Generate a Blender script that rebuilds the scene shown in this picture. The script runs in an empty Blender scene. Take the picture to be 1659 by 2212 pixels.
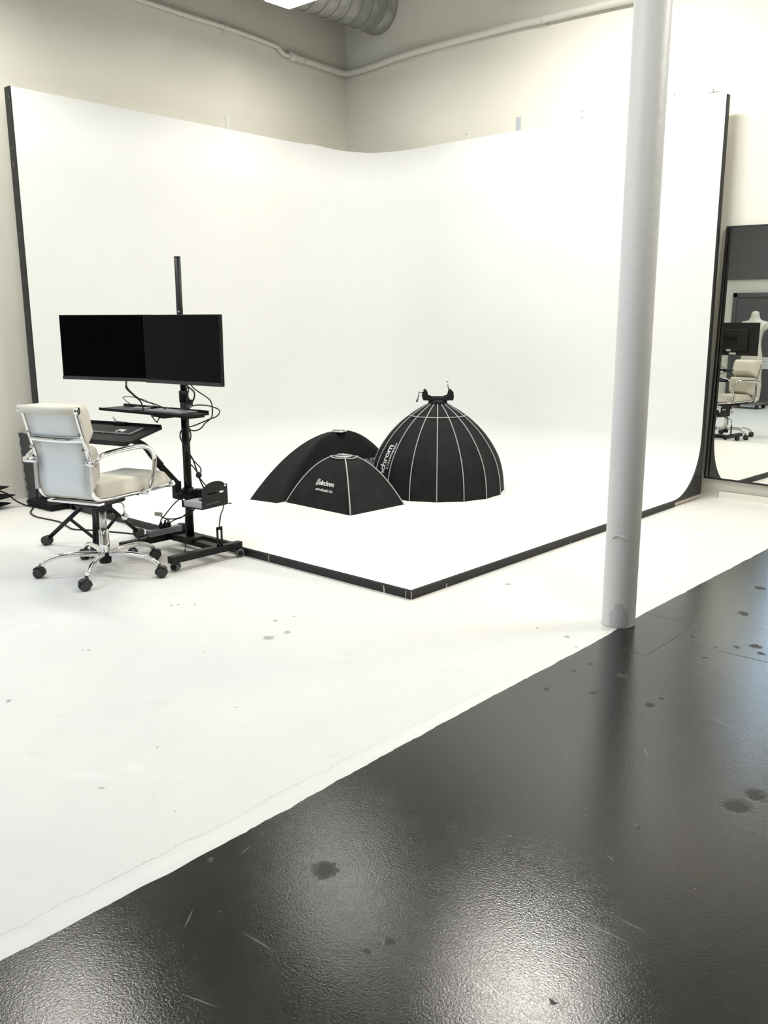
import bpy, bmesh, math, random
from mathutils import Vector, Matrix, noise as mnoise
random.seed(7)
S = bpy.context.scene
COL = S.collection
R = math.radians

# ------------------------------------------------------------------ camera
CAM_LOC = (7.2056, -7.4291, 1.5)
PITCH, ROLL, YAW, FPX = 0.21174, -0.00106, 0.73146, 1942.1
fw = Vector((-math.sin(YAW)*math.cos(PITCH), math.cos(YAW)*math.cos(PITCH), -math.sin(PITCH)))
rt = Vector((math.cos(YAW), math.sin(YAW), 0)); up = rt.cross(fw)
r2 = rt*math.cos(ROLL)+up*math.sin(ROLL); u2 = -rt*math.sin(ROLL)+up*math.cos(ROLL)
cd = bpy.data.cameras.new('camera'); cam = bpy.data.objects.new('camera', cd); COL.objects.link(cam)
m = Matrix.Identity(4)
for i in range(3):
    m[i][0] = r2[i]; m[i][1] = u2[i]; m[i][2] = -fw[i]; m[i][3] = CAM_LOC[i]
cam.matrix_world = m
cd.sensor_fit = 'HORIZONTAL'; cd.sensor_width = 36.0; cd.lens = 36.0*FPX/1659.0; cd.clip_start = 0.05
S.camera = cam

# ------------------------------------------------------------------ light set-up
S.view_settings.view_transform = 'Standard'; S.view_settings.look = 'None'
S.view_settings.gamma = 1.0; S.view_settings.exposure = -1.3
S.view_settings.use_curve_mapping = False
S.cycles.adaptive_threshold = 0.04; S.cycles.max_bounces = 8; S.cycles.caustics_reflective = False; S.cycles.caustics_refractive = False
W = bpy.data.worlds.new('world'); S.world = W; W.use_nodes = True
W.node_tree.nodes['Background'].inputs[0].default_value = (0.75, 0.85, 1.0, 1)
W.node_tree.nodes['Background'].inputs[1].default_value = 0.3
# (x0, x1, y, height, watts) of the linear ceiling lamps
LAMPS = [(0.72, 2.06, -1.62, 4.20, 55), (2.85, 4.20, -1.35, 4.60, 235), (6.0, 7.4, -1.5, 4.60, 220),
         (0.70, 1.90, -4.55, 4.20, 105), (3.2, 4.6, -4.7, 4.40, 65), (6.2, 7.6, -4.7, 4.40, 85),
         (0.6, 2.0, -7.8, 4.20, 75), (3.3, 4.7, -7.8, 4.40, 15), (6.4, 7.8, -7.8, 4.40, 15), (1.4, 2.7, -6.3, 4.20, 14), (0.1, 1.4, -9.4, 4.20, 14)]
LAMP_COL = (1.0, 0.975, 0.90)
SKY_COL = (0.50, 0.70, 1.0)

# ------------------------------------------------------------------ materials
def mat(name, col, rough=0.5, metal=0.0, spec=0.5, bump=0.0, bscale=60.0, var=0.0, vscale=4.0, coat=0.0, emit=None):
    M = bpy.data.materials.new(name); M.use_nodes = True
    nt = M.node_tree; b = nt.nodes['Principled BSDF']
    b.inputs['Base Color'].default_value = (*col, 1); b.inputs['Roughness'].default_value = rough
    b.inputs['Metallic'].default_value = metal; b.inputs['Specular IOR Level'].default_value = spec
    b.inputs['Coat Weight'].default_value = coat
    if emit:
        b.inputs['Emission Color'].default_value = (*emit[0], 1); b.inputs['Emission Strength'].default_value = emit[1]
    tc = nt.nodes.new('ShaderNodeTexCoord')
    if var > 0:
        n = nt.nodes.new('ShaderNodeTexNoise'); n.inputs['Scale'].default_value = vscale; n.inputs['Detail'].default_value = 5
        nt.links.new(tc.outputs['Object'], n.inputs['Vector'])
        mx = nt.nodes.new('ShaderNodeMix'); mx.data_type = 'RGBA'
        mx.inputs['A'].default_value = (*[max(0, c*(1-var)) for c in col], 1)
        mx.inputs['B'].default_value = (*[min(1, c*(1+var)) for c in col], 1)
        nt.links.new(n.outputs['Fac'], mx.inputs['Factor']); nt.links.new(mx.outputs['Result'], b.inputs['Base Color'])
    if bump > 0:
        n = nt.nodes.new('ShaderNodeTexNoise'); n.inputs['Scale'].default_value = bscale; n.inputs['Detail'].default_value = 4
        nt.links.new(tc.outputs['Object'], n.inputs['Vector'])
        bp = nt.nodes.new('ShaderNodeBump'); bp.inputs['Strength'].default_value = bump; bp.inputs['Distance'].default_value = 0.01
        nt.links.new(n.outputs['Fac'], bp.inputs['Height']); nt.links.new(bp.outputs['Normal'], b.inputs['Normal'])
    return M

class NT:
    """small node-graph helper"""
    def __init__(s, M): s.nt = M.node_tree; s.b = s.nt.nodes['Principled BSDF']
    def n(s, t, **kw):
        x = s.nt.nodes.new(t)
        for k, v in kw.items(): setattr(x, k, v)
        return x
    def l(s, a, b): s.nt.links.new(a, b)
    def math(s, op, a, b=None, clamp=False):
        x = s.n('ShaderNodeMath', operation=op, use_clamp=clamp)
        for i, v in enumerate((a, b)):
            if v is None: continue
            if hasattr(v, 'links'): s.l(v, x.inputs[i])
            else: x.inputs[i].default_value = v
        return x.outputs[0]
    def noise(s, vec, scale, detail=4, rough=0.55):
        x = s.n('ShaderNodeTexNoise'); x.inputs['Scale'].default_value = scale; x.inputs['Detail'].default_value = detail
        x.inputs['Roughness'].default_value = rough; s.l(vec, x.inputs['Vector']); return x.outputs['Fac']
    def ramp(s, f, lo, hi):
        x = s.n('ShaderNodeMapRange'); x.inputs['From Min'].default_value = lo; x.inputs['From Max'].default_value = hi
        x.clamp = True; s.l(f, x.inputs['Value']); return x.outputs['Result']
    def mix(s, f, a, b):
        x = s.n('ShaderNodeMix', data_type='RGBA')
        s.l(f, x.inputs['Factor'])
        for k, v in (('A', a), ('B', b)):
            if hasattr(v, 'links'): s.l(v, x.inputs[k])
            else: x.inputs[k].default_value = (*v, 1)
        return x.outputs['Result']
    def spot(s, vec, c, ax, ay, ang, soft=0.35):
        """1 inside an ellipse on the floor, half-axes ax, ay, turned by ang"""
        mp = s.n('ShaderNodeMapping', vector_type='TEXTURE')
        mp.inputs['Location'].default_value = (c[0], c[1], 0); mp.inputs['Rotation'].default_value = (0, 0, ang)
        mp.inputs['Scale'].default_value = (ax, ay, 1e3)
        s.l(vec, mp.inputs['Vector'])
        ln = s.n('ShaderNodeVectorMath', operation='LENGTH'); s.l(mp.outputs[0], ln.inputs[0])
        x = s.n('ShaderNodeMapRange'); x.inputs['From Min'].default_value = 1-soft; x.inputs['From Max'].default_value = 1+soft
        x.inputs['To Min'].default_value = 1; x.inputs['To Max'].default_value = 0
        s.l(ln.outputs['Value'], x.inputs['Value']); return x.outputs['Result']
    def spots(s, vec, lst, soft):
        """union of many ellipses, evaluated one after the other"""
        acc = None
        for c, a, b, t in lst:
            if acc is None: v = vec
            else:
                q = s.n('ShaderNodeVectorMath', operation='MULTIPLY_ADD'); s.l(acc, q.inputs[0]); q.inputs[1].default_value = (1e-7, 1e-7, 0); s.l(vec, q.inputs[2]); v = q.outputs[0]
            m_ = s.spot(v, c, a, b, t, soft)
            acc = m_ if acc is None else s.math('MAXIMUM', acc, m_)
        return acc
    def warp(s, vec, scale, amt):
        x = s.n('ShaderNodeTexNoise'); x.inputs['Scale'].default_value = scale; x.inputs['Detail'].default_value = 3
        s.l(vec, x.inputs['Vector'])
        a = s.n('ShaderNodeVectorMath', operation='SUBTRACT'); s.l(x.outputs['Color'], a.inputs[0]); a.inputs[1].default_value = (.5, .5, .5)
        b = s.n('ShaderNodeVectorMath', operation='SCALE'); s.l(a.outputs[0], b.inputs[0]); b.inputs['Scale'].default_value = amt
        c = s.n('ShaderNodeVectorMath', operation='ADD'); s.l(vec, c.inputs[0]); s.l(b.outputs[0], c.inputs[1]); return c.outputs[0]
    def fold(s, op, lst):
        r = lst[0]
        for q in lst[1:]: r = s.math(op, r, q)
        return r

def floor_white_material():
    M = mat('white_painted_concrete', (0.83, 0.825, 0.79), rough=0.38, spec=0.4); g = NT(M)
    P = g.n('ShaderNodeTexCoord').outputs['Object']
    big = g.noise(P, 0.9, 5, 0.6); mid = g.noise(P, 5, 5, 0.6)
    c = g.mix(g.ramp(big, .35, .65), (0.71, 0.715, 0.70), (0.775, 0.76, 0.71))
    c = g.mix(g.ramp(mid, .62, .80), c, (0.66, 0.65, 0.61))
    Wp = g.warp(P, 30, 0.02)
    v = g.n('ShaderNodeTexVoronoi'); v.inputs['Scale'].default_value = 2.3; g.l(Wp, v.inputs['Vector'])
    specks = g.math('LESS_THAN', v.outputs['Distance'], 0.013)
    v2 = g.n('ShaderNodeTexVoronoi'); v2.inputs['Scale'].default_value = 6.5; g.l(Wp, v2.inputs['Vector'])
    specks = g.math('MAXIMUM', specks, g.math('LESS_THAN', v2.outputs['Distance'], 0.016))
    marks = [g.spots(Wp, WHITE_MARKS, .35)]
    dark = g.math('MAXIMUM', g.math('MULTIPLY', specks, 0.45), g.math('MULTIPLY', marks[0], 0.6))
    c = g.mix(dark, c, (0.16, 0.155, 0.14))
    # chalky scuffs
    chalk = g.spots(Wp, CHALK, .8)
    c = g.mix(g.math('MULTIPLY', chalk, .45), c, (0.84, 0.835, 0.81))
    Wc = g.warp(P, 9, .05)
    crack = g.spots(g.warp(Wc, 60, .02), [((5.185, -6.3), .45, .0022, 1.56), ((5.18, -5.55), .40, .0018, 1.58), ((5.19, -4.9), .35, .0012, 1.56)], .6)
    c = g.mix(g.math('MULTIPLY', crack, .45), c, (0.42, 0.39, 0.33))
    g.l(c, g.b.inputs['Base Color'])
    g.l(g.ramp(mid, -.4, 1.4), g.b.inputs['Roughness'])
    bp = g.n('ShaderNodeBump'); bp.inputs['Strength'].default_value = .12; bp.inputs['Distance'].default_value = .01
    h = g.math('ADD', g.math('MULTIPLY', big, 3), g.noise(P, 90, 4)); g.l(h, bp.inputs['Height']); g.l(bp.outputs[0], g.b.inputs['Normal'])
    return M

def floor_black_material():
    M = mat('black_gloss_paint', (0.016, 0.0165, 0.016), rough=0.22, spec=0.62); g = NT(M)
    P = g.n('ShaderNodeTexCoord').outputs['Object']
    Wp = g.warp(P, 55, 0.045)
    pits = g.spots(Wp, PITS, .3)
    lines = g.spots(P, JOINTS, .3)
    scr = g.spots(g.warp(P, 45, .006), SCRATCHES, .6)
    n1 = g.noise(P, 3.0, 6, .65); n2 = g.noise(P, 14, 6, .7); fine = g.noise(P, 150, 3, .55); grain = g.noise(P, 420, 2, .5)
    dust = g.math('MULTIPLY', g.ramp(n1, .50, .72), g.ramp(n2, .45, .75))
    c = g.mix(g.math('MULTIPLY', dust, .55), (0.015, 0.0155, 0.015), (0.055, 0.055, 0.052))
    c = g.mix(g.math('MULTIPLY', scr, .6), c, (0.22, 0.22, 0.21))
    v = g.n('ShaderNodeTexVoronoi'); v.inputs['Scale'].default_value = 22; g.l(Wp, v.inputs['Vector'])
    chips = g.math('MULTIPLY', g.math('LESS_THAN', v.outputs['Distance'], .06), g.math('GREATER_THAN', n1, .52))
    c = g.mix(g.math('MULTIPLY', chips, .5), c, (0.20, 0.20, 0.19))
    c = g.mix(pits, c, (0.012, 0.011, 0.009)); c = g.mix(lines, c, (0.006, 0.006, 0.006))
    g.l(c, g.b.inputs['Base Color'])
    ro = g.math('ADD', g.math('MULTIPLY', n2, .12), .075)
    ro = g.math('ADD', ro, g.math('MULTIPLY', g.math('MAXIMUM', pits, lines), .5), True)
    g.l(ro, g.b.inputs['Roughness'])
    h = g.math('ADD', g.math('MULTIPLY', fine, 1.3), g.math('MULTIPLY', grain, .35))
    h = g.math('ADD', h, g.math('MULTIPLY', n2, .8))
    h = g.math('SUBTRACT', h, g.math('MULTIPLY', pits, 3))
    bp = g.n('ShaderNodeBump'); bp.inputs["Strength"].default_value = .25; bp.inputs["Distance"].default_value = .0015
    g.l(h, bp.inputs['Height']); g.l(bp.outputs[0], g.b.inputs['Normal'])
    return M

def wall_material(name, col, mottled=0.04):
    M = mat(name, col, rough=0.7, spec=0.25); g = NT(M)
    P = g.n('ShaderNodeTexCoord').outputs['Object']
    n = g.noise(P, 1.1, 6, .6)
    c = g.mix(g.ramp(n, .3, .7), [q*(1-mottled) for q in col], [min(1, q*(1+mottled)) for q in col])
    g.l(c, g.b.inputs['Base Color'])
    bp = g.n('ShaderNodeBump'); bp.inputs['Strength'].default_value = .08; bp.inputs['Distance'].default_value = .01
    g.l(g.noise(P, 60, 4), bp.inputs['Height']); g.l(bp.outputs[0], g.b.inputs['Normal'])
    return M

def chipped_black_material():
    M = mat('chipped_black_paint', (0.018, 0.018, 0.018), rough=0.5, spec=0.35); g = NT(M)
    P = g.n('ShaderNodeTexCoord').outputs['Object']
    mp = g.n('ShaderNodeMapping'); mp.inputs['Scale'].default_value = (1, 1, .25); g.l(P, mp.inputs['Vector'])
    v = g.n('ShaderNodeTexVoronoi'); v.inputs['Scale'].default_value = 16; g.l(g.warp(mp.outputs[0], 40, .03), v.inputs['Vector'])
    nn = g.noise(P, 2.2, 3)
    chips = g.math('MULTIPLY', g.math('LESS_THAN', v.outputs['Distance'], .095), g.math('GREATER_THAN', nn, .43))
    g.l(g.mix(g.math('MULTIPLY', chips, .75), (0.018, 0.018, 0.018), (0.55, 0.53, 0.48)), g.b.inputs['Base Color'])
    return M

def galvanised_material():
    M = mat('galvanised_steel', (0.50, 0.50, 0.49), rough=0.45, metal=0.75, spec=0.5); g = NT(M)
    P = g.n('ShaderNodeTexCoord').outputs['Object']
    v = g.n('ShaderNodeTexVoronoi'); v.inputs['Scale'].default_value = 9; g.l(g.warp(P, 6, .1), v.inputs['Vector'])
    g.l(g.mix(g.ramp(v.outputs['Distance'], 0, .7), (0.56, 0.56, 0.55), (0.40, 0.40, 0.385)), g.b.inputs['Base Color'])
    return M

def fabric_material(name, col):
    M = mat(name, col, rough=0.82, spec=0.22); g = NT(M)
    P = g.n('ShaderNodeTexCoord').outputs['Object']
    g.l(g.mix(g.ramp(g.noise(P, 7, 5), .3, .7), [q*.75 for q in col], [q*1.3 for q in col]), g.b.inputs['Base Color'])
    bp = g.n('ShaderNodeBump'); bp.inputs['Strength'].default_value = .35; bp.inputs['Distance'].default_value = .02
    g.l(g.math('ADD', g.noise(P, 7, 4), g.math('MULTIPLY', g.noise(P, 160, 2), .12)), bp.inputs['Height']); g.l(bp.outputs[0], g.b.inputs['Normal'])
    return M

# floor marks: (centre, half length, half width, turn)
WHITE_MARKS = [((4.615, -5.760), 0.003, 0.009, .73), ((4.723, -6.047), 0.009, 0.008, .73), ((3.831, -5.925), 0.009, 0.014, .73), ((4.560, -5.357), 0.006, 0.004, .73), ((3.554, -5.410), 0.009, 0.009, .73), ((3.532, -5.430), 0.005, 0.006, .73), ((3.889, -4.560), 0.012, 0.015, .73), ((3.905, -4.448), 0.009, 0.011, .73), ((3.299, -4.732), 0.007, 0.012, .73), ((3.286, -4.764), 0.008, 0.012, .73), ((3.364, -4.674), 0.007, 0.011, .73), ((3.976, -5.074), 0.004, 0.005, .73), ((3.956, -5.059), 0.004, 0.006, .73), ((4.053, -4.749), 0.026, 0.026, .73), ((4.061, -4.637), 0.016, 0.021, .73), ((4.407, -3.237), 0.019, 0.018, .73), ((4.941, -3.772), 0.006, 0.010, .73), ((5.118, -3.783), 0.013, 0.020, .73), ((5.221, -3.875), 0.006, 0.009, .73), ((4.407, -1.913), 0.016, 0.026, .73)]
CHALK = [((4.62, -6.03), .09, .02, .5), ((4.68, -5.9), .03, .025, .3), ((3.4, -4.8), .12, .01, .2), ((4.75, -1.3), .07, .05, .4), ((4.6, -1.8), .25, .015, .2),
         ((3.2, -4.55), .1, .012, -.2), ((5.235, -6.1), .6, .03, 1.57), ((5.225, -5.0), .5, .02, 1.57)]
PITS = []; SCRATCHES = []; JOINTS = []
PITS += [((5.514, -2.348), 0.029, 0.038, .73), ((5.616, -2.863), 0.024, 0.040, .73), ((5.564, -3.376), 0.020, 0.027, .73), ((5.719, -3.611), 0.017, 0.017, .73), ((5.780, -3.376), 0.011, 0.016, .73), ((5.837, -3.309), 0.024, 0.027, .73), ((5.895, -3.384), 0.013, 0.019, .73), ((5.376, -4.022), 0.016, 0.016, .73), ((5.364, -4.140), 0.009, 0.013, .73), ((5.376, -4.385), 0.013, 0.019, .73), ((5.547, -4.289), 0.018, 0.016, .73), ((5.543, -4.050), 0.020, 0.021, .73), ((5.767, -4.250), 0.018, 0.022, .73), ((5.776, -4.158), 0.012, 0.011, .73), ((6.313, -4.779), 0.047, 0.040, .73), ((6.334, -4.670), 0.030, 0.038, .73), ((6.139, -5.097), 0.007, 0.013, .73), ((5.873, -5.394), 0.011, 0.010, .73), ((5.587, -5.877), 0.029, 0.033, .73), ((5.896, -6.040), 0.013, 0.012, .73), ((5.917, -5.977), 0.014, 0.012, .73), ((5.885, -5.731), 0.008, 0.010, .73), ((6.321, -5.879), 0.005, 0.007, .73), ((5.704, -3.444), 0.007, 0.009, .73), ((5.322, -5.868), 0.012, 0.007, .73), ((5.311, -6.056), 0.009, 0.009, .73), ((6.150, -5.285), 0.006, 0.006, .73)]
SCRATCHES += [((5.443, -6.534), 0.033, .002, -1.42), ((5.727, -6.407), 0.038, .002, 0.31), ((5.675, -6.191), 0.045, .002, 0.07), ((6.175, -5.952), 0.033, .002, -0.14), ((6.197, -5.934), 0.033, .002, -0.28), ((6.332, -5.519), 0.032, .002, -0.03), ((6.026, -4.212), 0.062, .002, -0.22), ((6.151, -5.293), 0.018, .002, -0.50), ((5.476, -6.252), 0.029, .002, 2.21), ((5.348, -5.960), 0.022, .002, 1.82), ((5.937, -4.630), 0.035, .002, 2.25), ((6.297, -5.588), 0.051, .002, 0.02)]
JOINTS += [((5.375, -3.20), .15, .0035, -.03), ((5.375, -3.75), .145, .0035, -.06), ((5.511, -3.478), .28, .003, 1.571), ((6.3, -3.475), .80, .0035, .005)]

M_FLOORW = floor_white_material(); M_FLOORB = floor_black_material()
M_WALL = wall_material('cream_wall_paint', (0.81, 0.785, 0.70)); M_WHITE = wall_material('cyclorama_white', (0.80, 0.802, 0.785), .015)
M_CEIL = wall_material('ceiling_paint', (0.72, 0.70, 0.65)); M_GREYW = wall_material('dark_grey_wall_paint', (0.13, 0.13, 0.125))
M_DOOR = wall_material('grey_door_paint', (0.12, 0.12, 0.12)); M_COLUMN = mat('grey_column_paint', (0.70, 0.705, 0.695), .5, bump=.25, bscale=25, var=.06, vscale=3)
M_CHIP = chipped_black_material(); M_WOOD = mat('raw_wood', (0.58, 0.50, 0.42), .7, var=.1)
M_GALV = galvanised_material(); M_SEAM = mat('duct_seam', (0.25, 0.25, 0.245), .5, .6)
M_PIPE = mat('cream_pipe_paint', (0.74, 0.72, 0.66), .5)
M_CHROME = mat('chrome', (0.86, 0.86, 0.87), .07, 1.0); M_STEEL = mat('brushed_steel', (0.6, 0.6, 0.6), .3, 1.0)
M_LEATHER = mat('cream_leather', (0.70, 0.665, 0.575), .5, spec=.4, bump=.12, bscale=220)
M_BACKSHELL = mat('pearl_white_vinyl', (0.74, 0.76, 0.76), .28, spec=.6, bump=.05, bscale=300)
M_BLACKP = mat('black_plastic', (0.010, 0.010, 0.011), .5, spec=.25); M_BLACKM = mat('black_powder_coat', (0.008, 0.008, 0.0085), .45, spec=.28)
M_RUB = mat('caster_rubber', (0.03, 0.03, 0.03), .55); M_GREYR = mat('grey_caster_tread', (0.16, 0.16, 0.16), .6)
M_CABLE = mat('cable_black', (0.015, 0.015, 0.015), .5)
M_SCREEN = mat('screen_black', (0.0012, 0.0012, 0.0014), .25, spec=.03); M_SCREEN2 = mat('screen_matt_black', (0.0022, 0.0026, 0.003), .4, spec=.10)
M_FABRIC = fabric_material('black_softbox_fabric', (0.013, 0.0135, 0.014)); M_PIPING = mat('grey_piping', (0.42, 0.42, 0.43), .7)
M_FABRIC2 = fabric_material('charcoal_fabric', (0.022, 0.022, 0.021))
M_PRINT = mat('white_print', (0.75, 0.76, 0.76), .7); M_PRINTG = mat('grey_print', (0.26, 0.29, 0.33), .7)
M_GREYPL = mat('grey_plastic', (0.20, 0.215, 0.245), .45); M_ALU = mat('grey_aluminium', (0.50, 0.515, 0.54), .5, .0)
M_KEYB = mat('dark_keyboard_metal', (0.30, 0.30, 0.30), .45, .0); M_KEY = mat('dark_key', (0.022, 0.022, 0.022), .5)
M_PALE = mat('pale_grey', (0.62, 0.62, 0.58), .5); M_CREAM = mat('mannequin_cream', (0.74, 0.71, 0.62), .45)
M_MIRROR = mat('mirror_silver', (0.80, 0.80, 0.74), .0, 1.0); M_FRAME = mat('black_mirror_frame', (0.012, 0.012, 0.012), .4)
M_FOAM = mat('dark_grey_foam', (0.062, 0.063, 0.06), .9, bump=.3, bscale=200)
M_BAG = mat('black_nylon', (0.006, 0.006, 0.0065), .75, spec=.15); M_LAMP = mat('lamp_diffuser', (0.9, 0.9, 0.9), .5, emit=(LAMP_COL, 6.0))
M_HOUSING = mat('white_enamel', (0.82, 0.82, 0.80), .4); M_SKYL = mat('daylit_skylight', (0.6, 0.7, 0.9), .5, emit=(SKY_COL, 40.0))
M_PAPER = mat('white_paper', (0.82, 0.82, 0.78), .8); M_BOARD = mat('grey_board', (0.16, 0.155, 0.14), .6)
M_ORANGE = mat('orange_print', (0.22, 0.10, 0.03), .6); M_CLEAR = mat('frosted_plastic', (0.45, 0.44, 0.40), .3)
M_DKPATCH = mat('scuffed_grey_paint', (0.53, 0.54, 0.55), .55, bump=.4, bscale=40, var=.15, vscale=14)

# ------------------------------------------------------------------ object helpers
def tag(o, label=None, cat=None, group=None, kind=None):
    if label: o['label'] = label
    if cat: o['category'] = cat
    if group: o['group'] = group
    if kind: o['kind'] = kind
    return o
def empty(name, loc=(0, 0, 0), rz=0.0):
    o = bpy.data.objects.new(name, None); COL.objects.link(o); o.location = loc; o.rotation_euler = (0, 0, rz); o.empty_display_size = .1
    return o
def frame(yaw, loc=(0, 0, 0)):
    return Matrix.Translation(loc) @ Matrix.Rotation(yaw, 4, 'Z')
def axes(o, x, y, z):
    m = Matrix.Identity(4)
    for i in range(3): m[i][0] = x[i]; m[i][1] = y[i]; m[i][2] = z[i]; m[i][3] = o[i]
    return m
def spline(pts, n=8, closed=False):
    P = [Vector(p) for p in pts]; out = []; N = len(P)
    for i in range(N if closed else N-1):
        if closed: a, b, c, d = P[i-1], P[i], P[(i+1) % N], P[(i+2) % N]
        else: a, b, c, d = P[max(i-1, 0)], P[i], P[i+1], P[min(i+2, N-1)]
        for k in range(n):
            t = k/n
            out.append(.5*((2*b)+(c-a)*t+(2*a-5*b+4*c-d)*t*t+(3*b-a-3*c+d)*t**3))
    if not closed: out.append(P[-1])
    return out
class MB:
    """collects shapes into one mesh"""
    def __init__(s): s.bm = bmesh.new(); s.mi = 0
    def _f(s, vs, smooth=False):
        try: f = s.bm.faces.new(vs)
        except ValueError: return
        f.smooth = smooth; f.material_index = s.mi
    def box(s, a, b, mtx=None, bev=0.0):
        x0, y0, z0 = a; x1, y1, z1 = b
        t = bmesh.new(); bmesh.ops.create_cube(t, size=1.0)
        for v in t.verts:
            v.co = Vector(((x0+x1)/2+v.co.x*(x1-x0), (y0+y1)/2+v.co.y*(y1-y0), (z0+z1)/2+v.co.z*(z1-z0)))
        if bev: bmesh.ops.bevel(t, geom=t.edges[:], offset=bev, segments=2, affect='EDGES', profile=.5)
        s.add(t, mtx, bev > 0); return s
    def add(s, t, mtx=None, smooth=False):
        mp = {}
        for v in t.verts: mp[v] = s.bm.verts.new(mtx @ v.co if mtx else v.co)
        for f in t.faces: s._f([mp[v] for v in f.verts], smooth and len(f.verts) == 4 and f.calc_area() < 1e9 and False)
        t.free()
    def tube(s, pts, r, seg=10, closed=False, caps=True, mtx=None, flat=None):
        P = [Vector(p) for p in pts]; N = len(P)
        rr = r if isinstance(r, (list, tuple)) else [r]*N
        T = []
        for i in range(N):
            d = (P[(i+1) % N]-P[i-1]) if closed else (P[min(i+1, N-1)]-P[max(i-1, 0)])
            T.append(d.normalized() if d.length > 1e-9 else Vector((0, 0, 1)))
        u = T[0].orthogonal().normalized()
        if flat: u = (Vector(flat)-T[0]*T[0].dot(Vector(flat))).normalized()
        rings = []
        for i in range(N):
            u = (u-T[i]*u.dot(T[i])).normalized(); w = T[i].cross(u); ring = []
            for k in range(seg):
                a = 2*math.pi*k/seg
                ru, rw = (rr[i] if not isinstance(rr[i], tuple) else rr[i][0]), (rr[i] if not isinstance(rr[i], tuple) else rr[i][1])
                p = P[i]+u*math.cos(a)*ru+w*math.sin(a)*rw
                ring.append(s.bm.verts.new(mtx @ p if mtx else p))
            rings.append(ring)
        for i in range(N if closed else N-1):
            A, B = rings[i], rings[(i+1) % N]
            for k in range(seg): s._f([A[k], A[(k+1) % seg], B[(k+1) % seg], B[k]], True)
        if caps and not closed: s._f(rings[0][::-1]); s._f(rings[-1])
        return s
    def cyl(s, a, b, r, seg=20, mtx=None): return s.tube([a, b], r, seg, mtx=mtx)
    def bar(s, a, b, w, h, upv=(0, 0, 1), mtx=None):
        a, b = Vector(a), Vector(b); d = (b-a).normalized(); u = Vector(upv); u = (u-d*u.dot(d)).normalized(); q = d.cross(u); V = []
        for p in (a, b):
            for sx, sz in ((-1, -1), (1, -1), (1, 1), (-1, 1)):
                c = p+q*sx*w/2+u*sz*h/2; V.append(s.bm.verts.new(mtx @ c if mtx else c))
        for f in ((0, 3, 2, 1), (4, 5, 6, 7), (0, 1, 5, 4), (1, 2, 6, 5), (2, 3, 7, 6), (3, 0, 4, 7)): s._f([V[i] for i in f])
        return s
    def lathe(s, prof, seg=24, mtx=None, smooth=True, capb=True, capt=True, a0=0.0):
        rings = []
        for r, z in prof:
            rings.append([s.bm.verts.new((mtx @ Vector((r*math.cos(a0+2*math.pi*k/seg), r*math.sin(a0+2*math.pi*k/seg), z))) if mtx else
                                         (r*math.cos(a0+2*math.pi*k/seg), r*math.sin(a0+2*math.pi*k/seg), z)) for k in range(seg)])
        for A, B in zip(rings, rings[1:]):
            for k in range(seg): s._f([A[k], A[(k+1) % seg], B[(k+1) % seg], B[k]], smooth)
        if capb: s._f(rings[0][::-1])
        if capt: s._f(rings[-1])
        return s
    def sphere(s, c, r, seg=14, mtx=None, sc=(1, 1, 1)):
        n = seg//2; rings = []
        prof = [(max(1e-4, math.sin(math.pi*i/n)), -math.cos(math.pi*i/n)) for i in range(n+1)]
        t = Matrix.Translation(c) @ Matrix.Diagonal((r*sc[0], r*sc[1], r*sc[2], 1))
        return s.lathe(prof, seg, (mtx @ t) if mtx else t)
    def poly_prism(s, pts, t0, t1, mtx=None, smooth=False):
        """outline in local xy, extruded t0..t1 along local z"""
        A = [s.bm.verts.new(mtx @ Vector((x, y, t0)) if mtx else (x, y, t0)) for x, y in pts]
        B = [s.bm.verts.new(mtx @ Vector((x, y, t1)) if mtx else (x, y, t1)) for x, y in pts]
        n = len(pts); s._f(A[::-1]); s._f(B)
        for k in range(n): s._f([A[k], A[(k+1) % n], B[(k+1) % n], B[k]], smooth)
        return s
    def grid(s, rows, smooth=True, closed=False):
        V = [[s.bm.verts.new(p) for p in r] for r in rows]
        for A, B in zip(V, V[1:]):
            n = len(A)
            for k in range(n if closed else n-1): s._f([A[k], A[(k+1) % n], B[(k+1) % n], B[k]], smooth)
        return V
    def islands(s):
        seen = set(); out = []
        for v in s.bm.verts:
            if v in seen: continue
            st = [v]; seen.add(v); isl = []
            while st:
                x = st.pop(); isl.append(x)
                for ed_ in x.link_edges:
                    y = ed_.other_vert(x)
                    if y not in seen: seen.add(y); st.append(y)
            out.append(isl)
        return out
    def build(s, name, m, parent=None, recalc=True, split=False, **kw):
        if split:
            for isl in s.islands():
                q = MB(); mp = {v: q.bm.verts.new(v.co) for v in isl}
                for f in {f for v in isl for f in v.link_faces}: q._f([mp[v] for v in f.verts], f.smooth)
                o = q.build(name, m, parent, **kw)
            s.bm.free(); return o
        if recalc: bmesh.ops.recalc_face_normals(s.bm, faces=s.bm.faces[:])
        me = bpy.data.meshes.new(name); s.bm.to_mesh(me); s.bm.free()
        for q in (m if isinstance(m, (list, tuple)) else [m]): me.materials.append(q)
        o = bpy.data.objects.new(name, me); COL.objects.link(o)
        if parent: o.parent = parent
        return tag(o, **kw)
def bevel(o, w, seg=3):
    b = o.modifiers.new('bevel', 'BEVEL'); b.width = w; b.segments = seg; b.limit_method = 'ANGLE'; b.angle_limit = R(40); b.harden_normals = False
    return o
def subsurf(o, n=2):
    q = o.modifiers.new('subsurf', 'SUBSURF'); q.levels = n; q.render_levels = n
    for p in o.data.polygons: p.use_smooth = True
    return o
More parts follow.
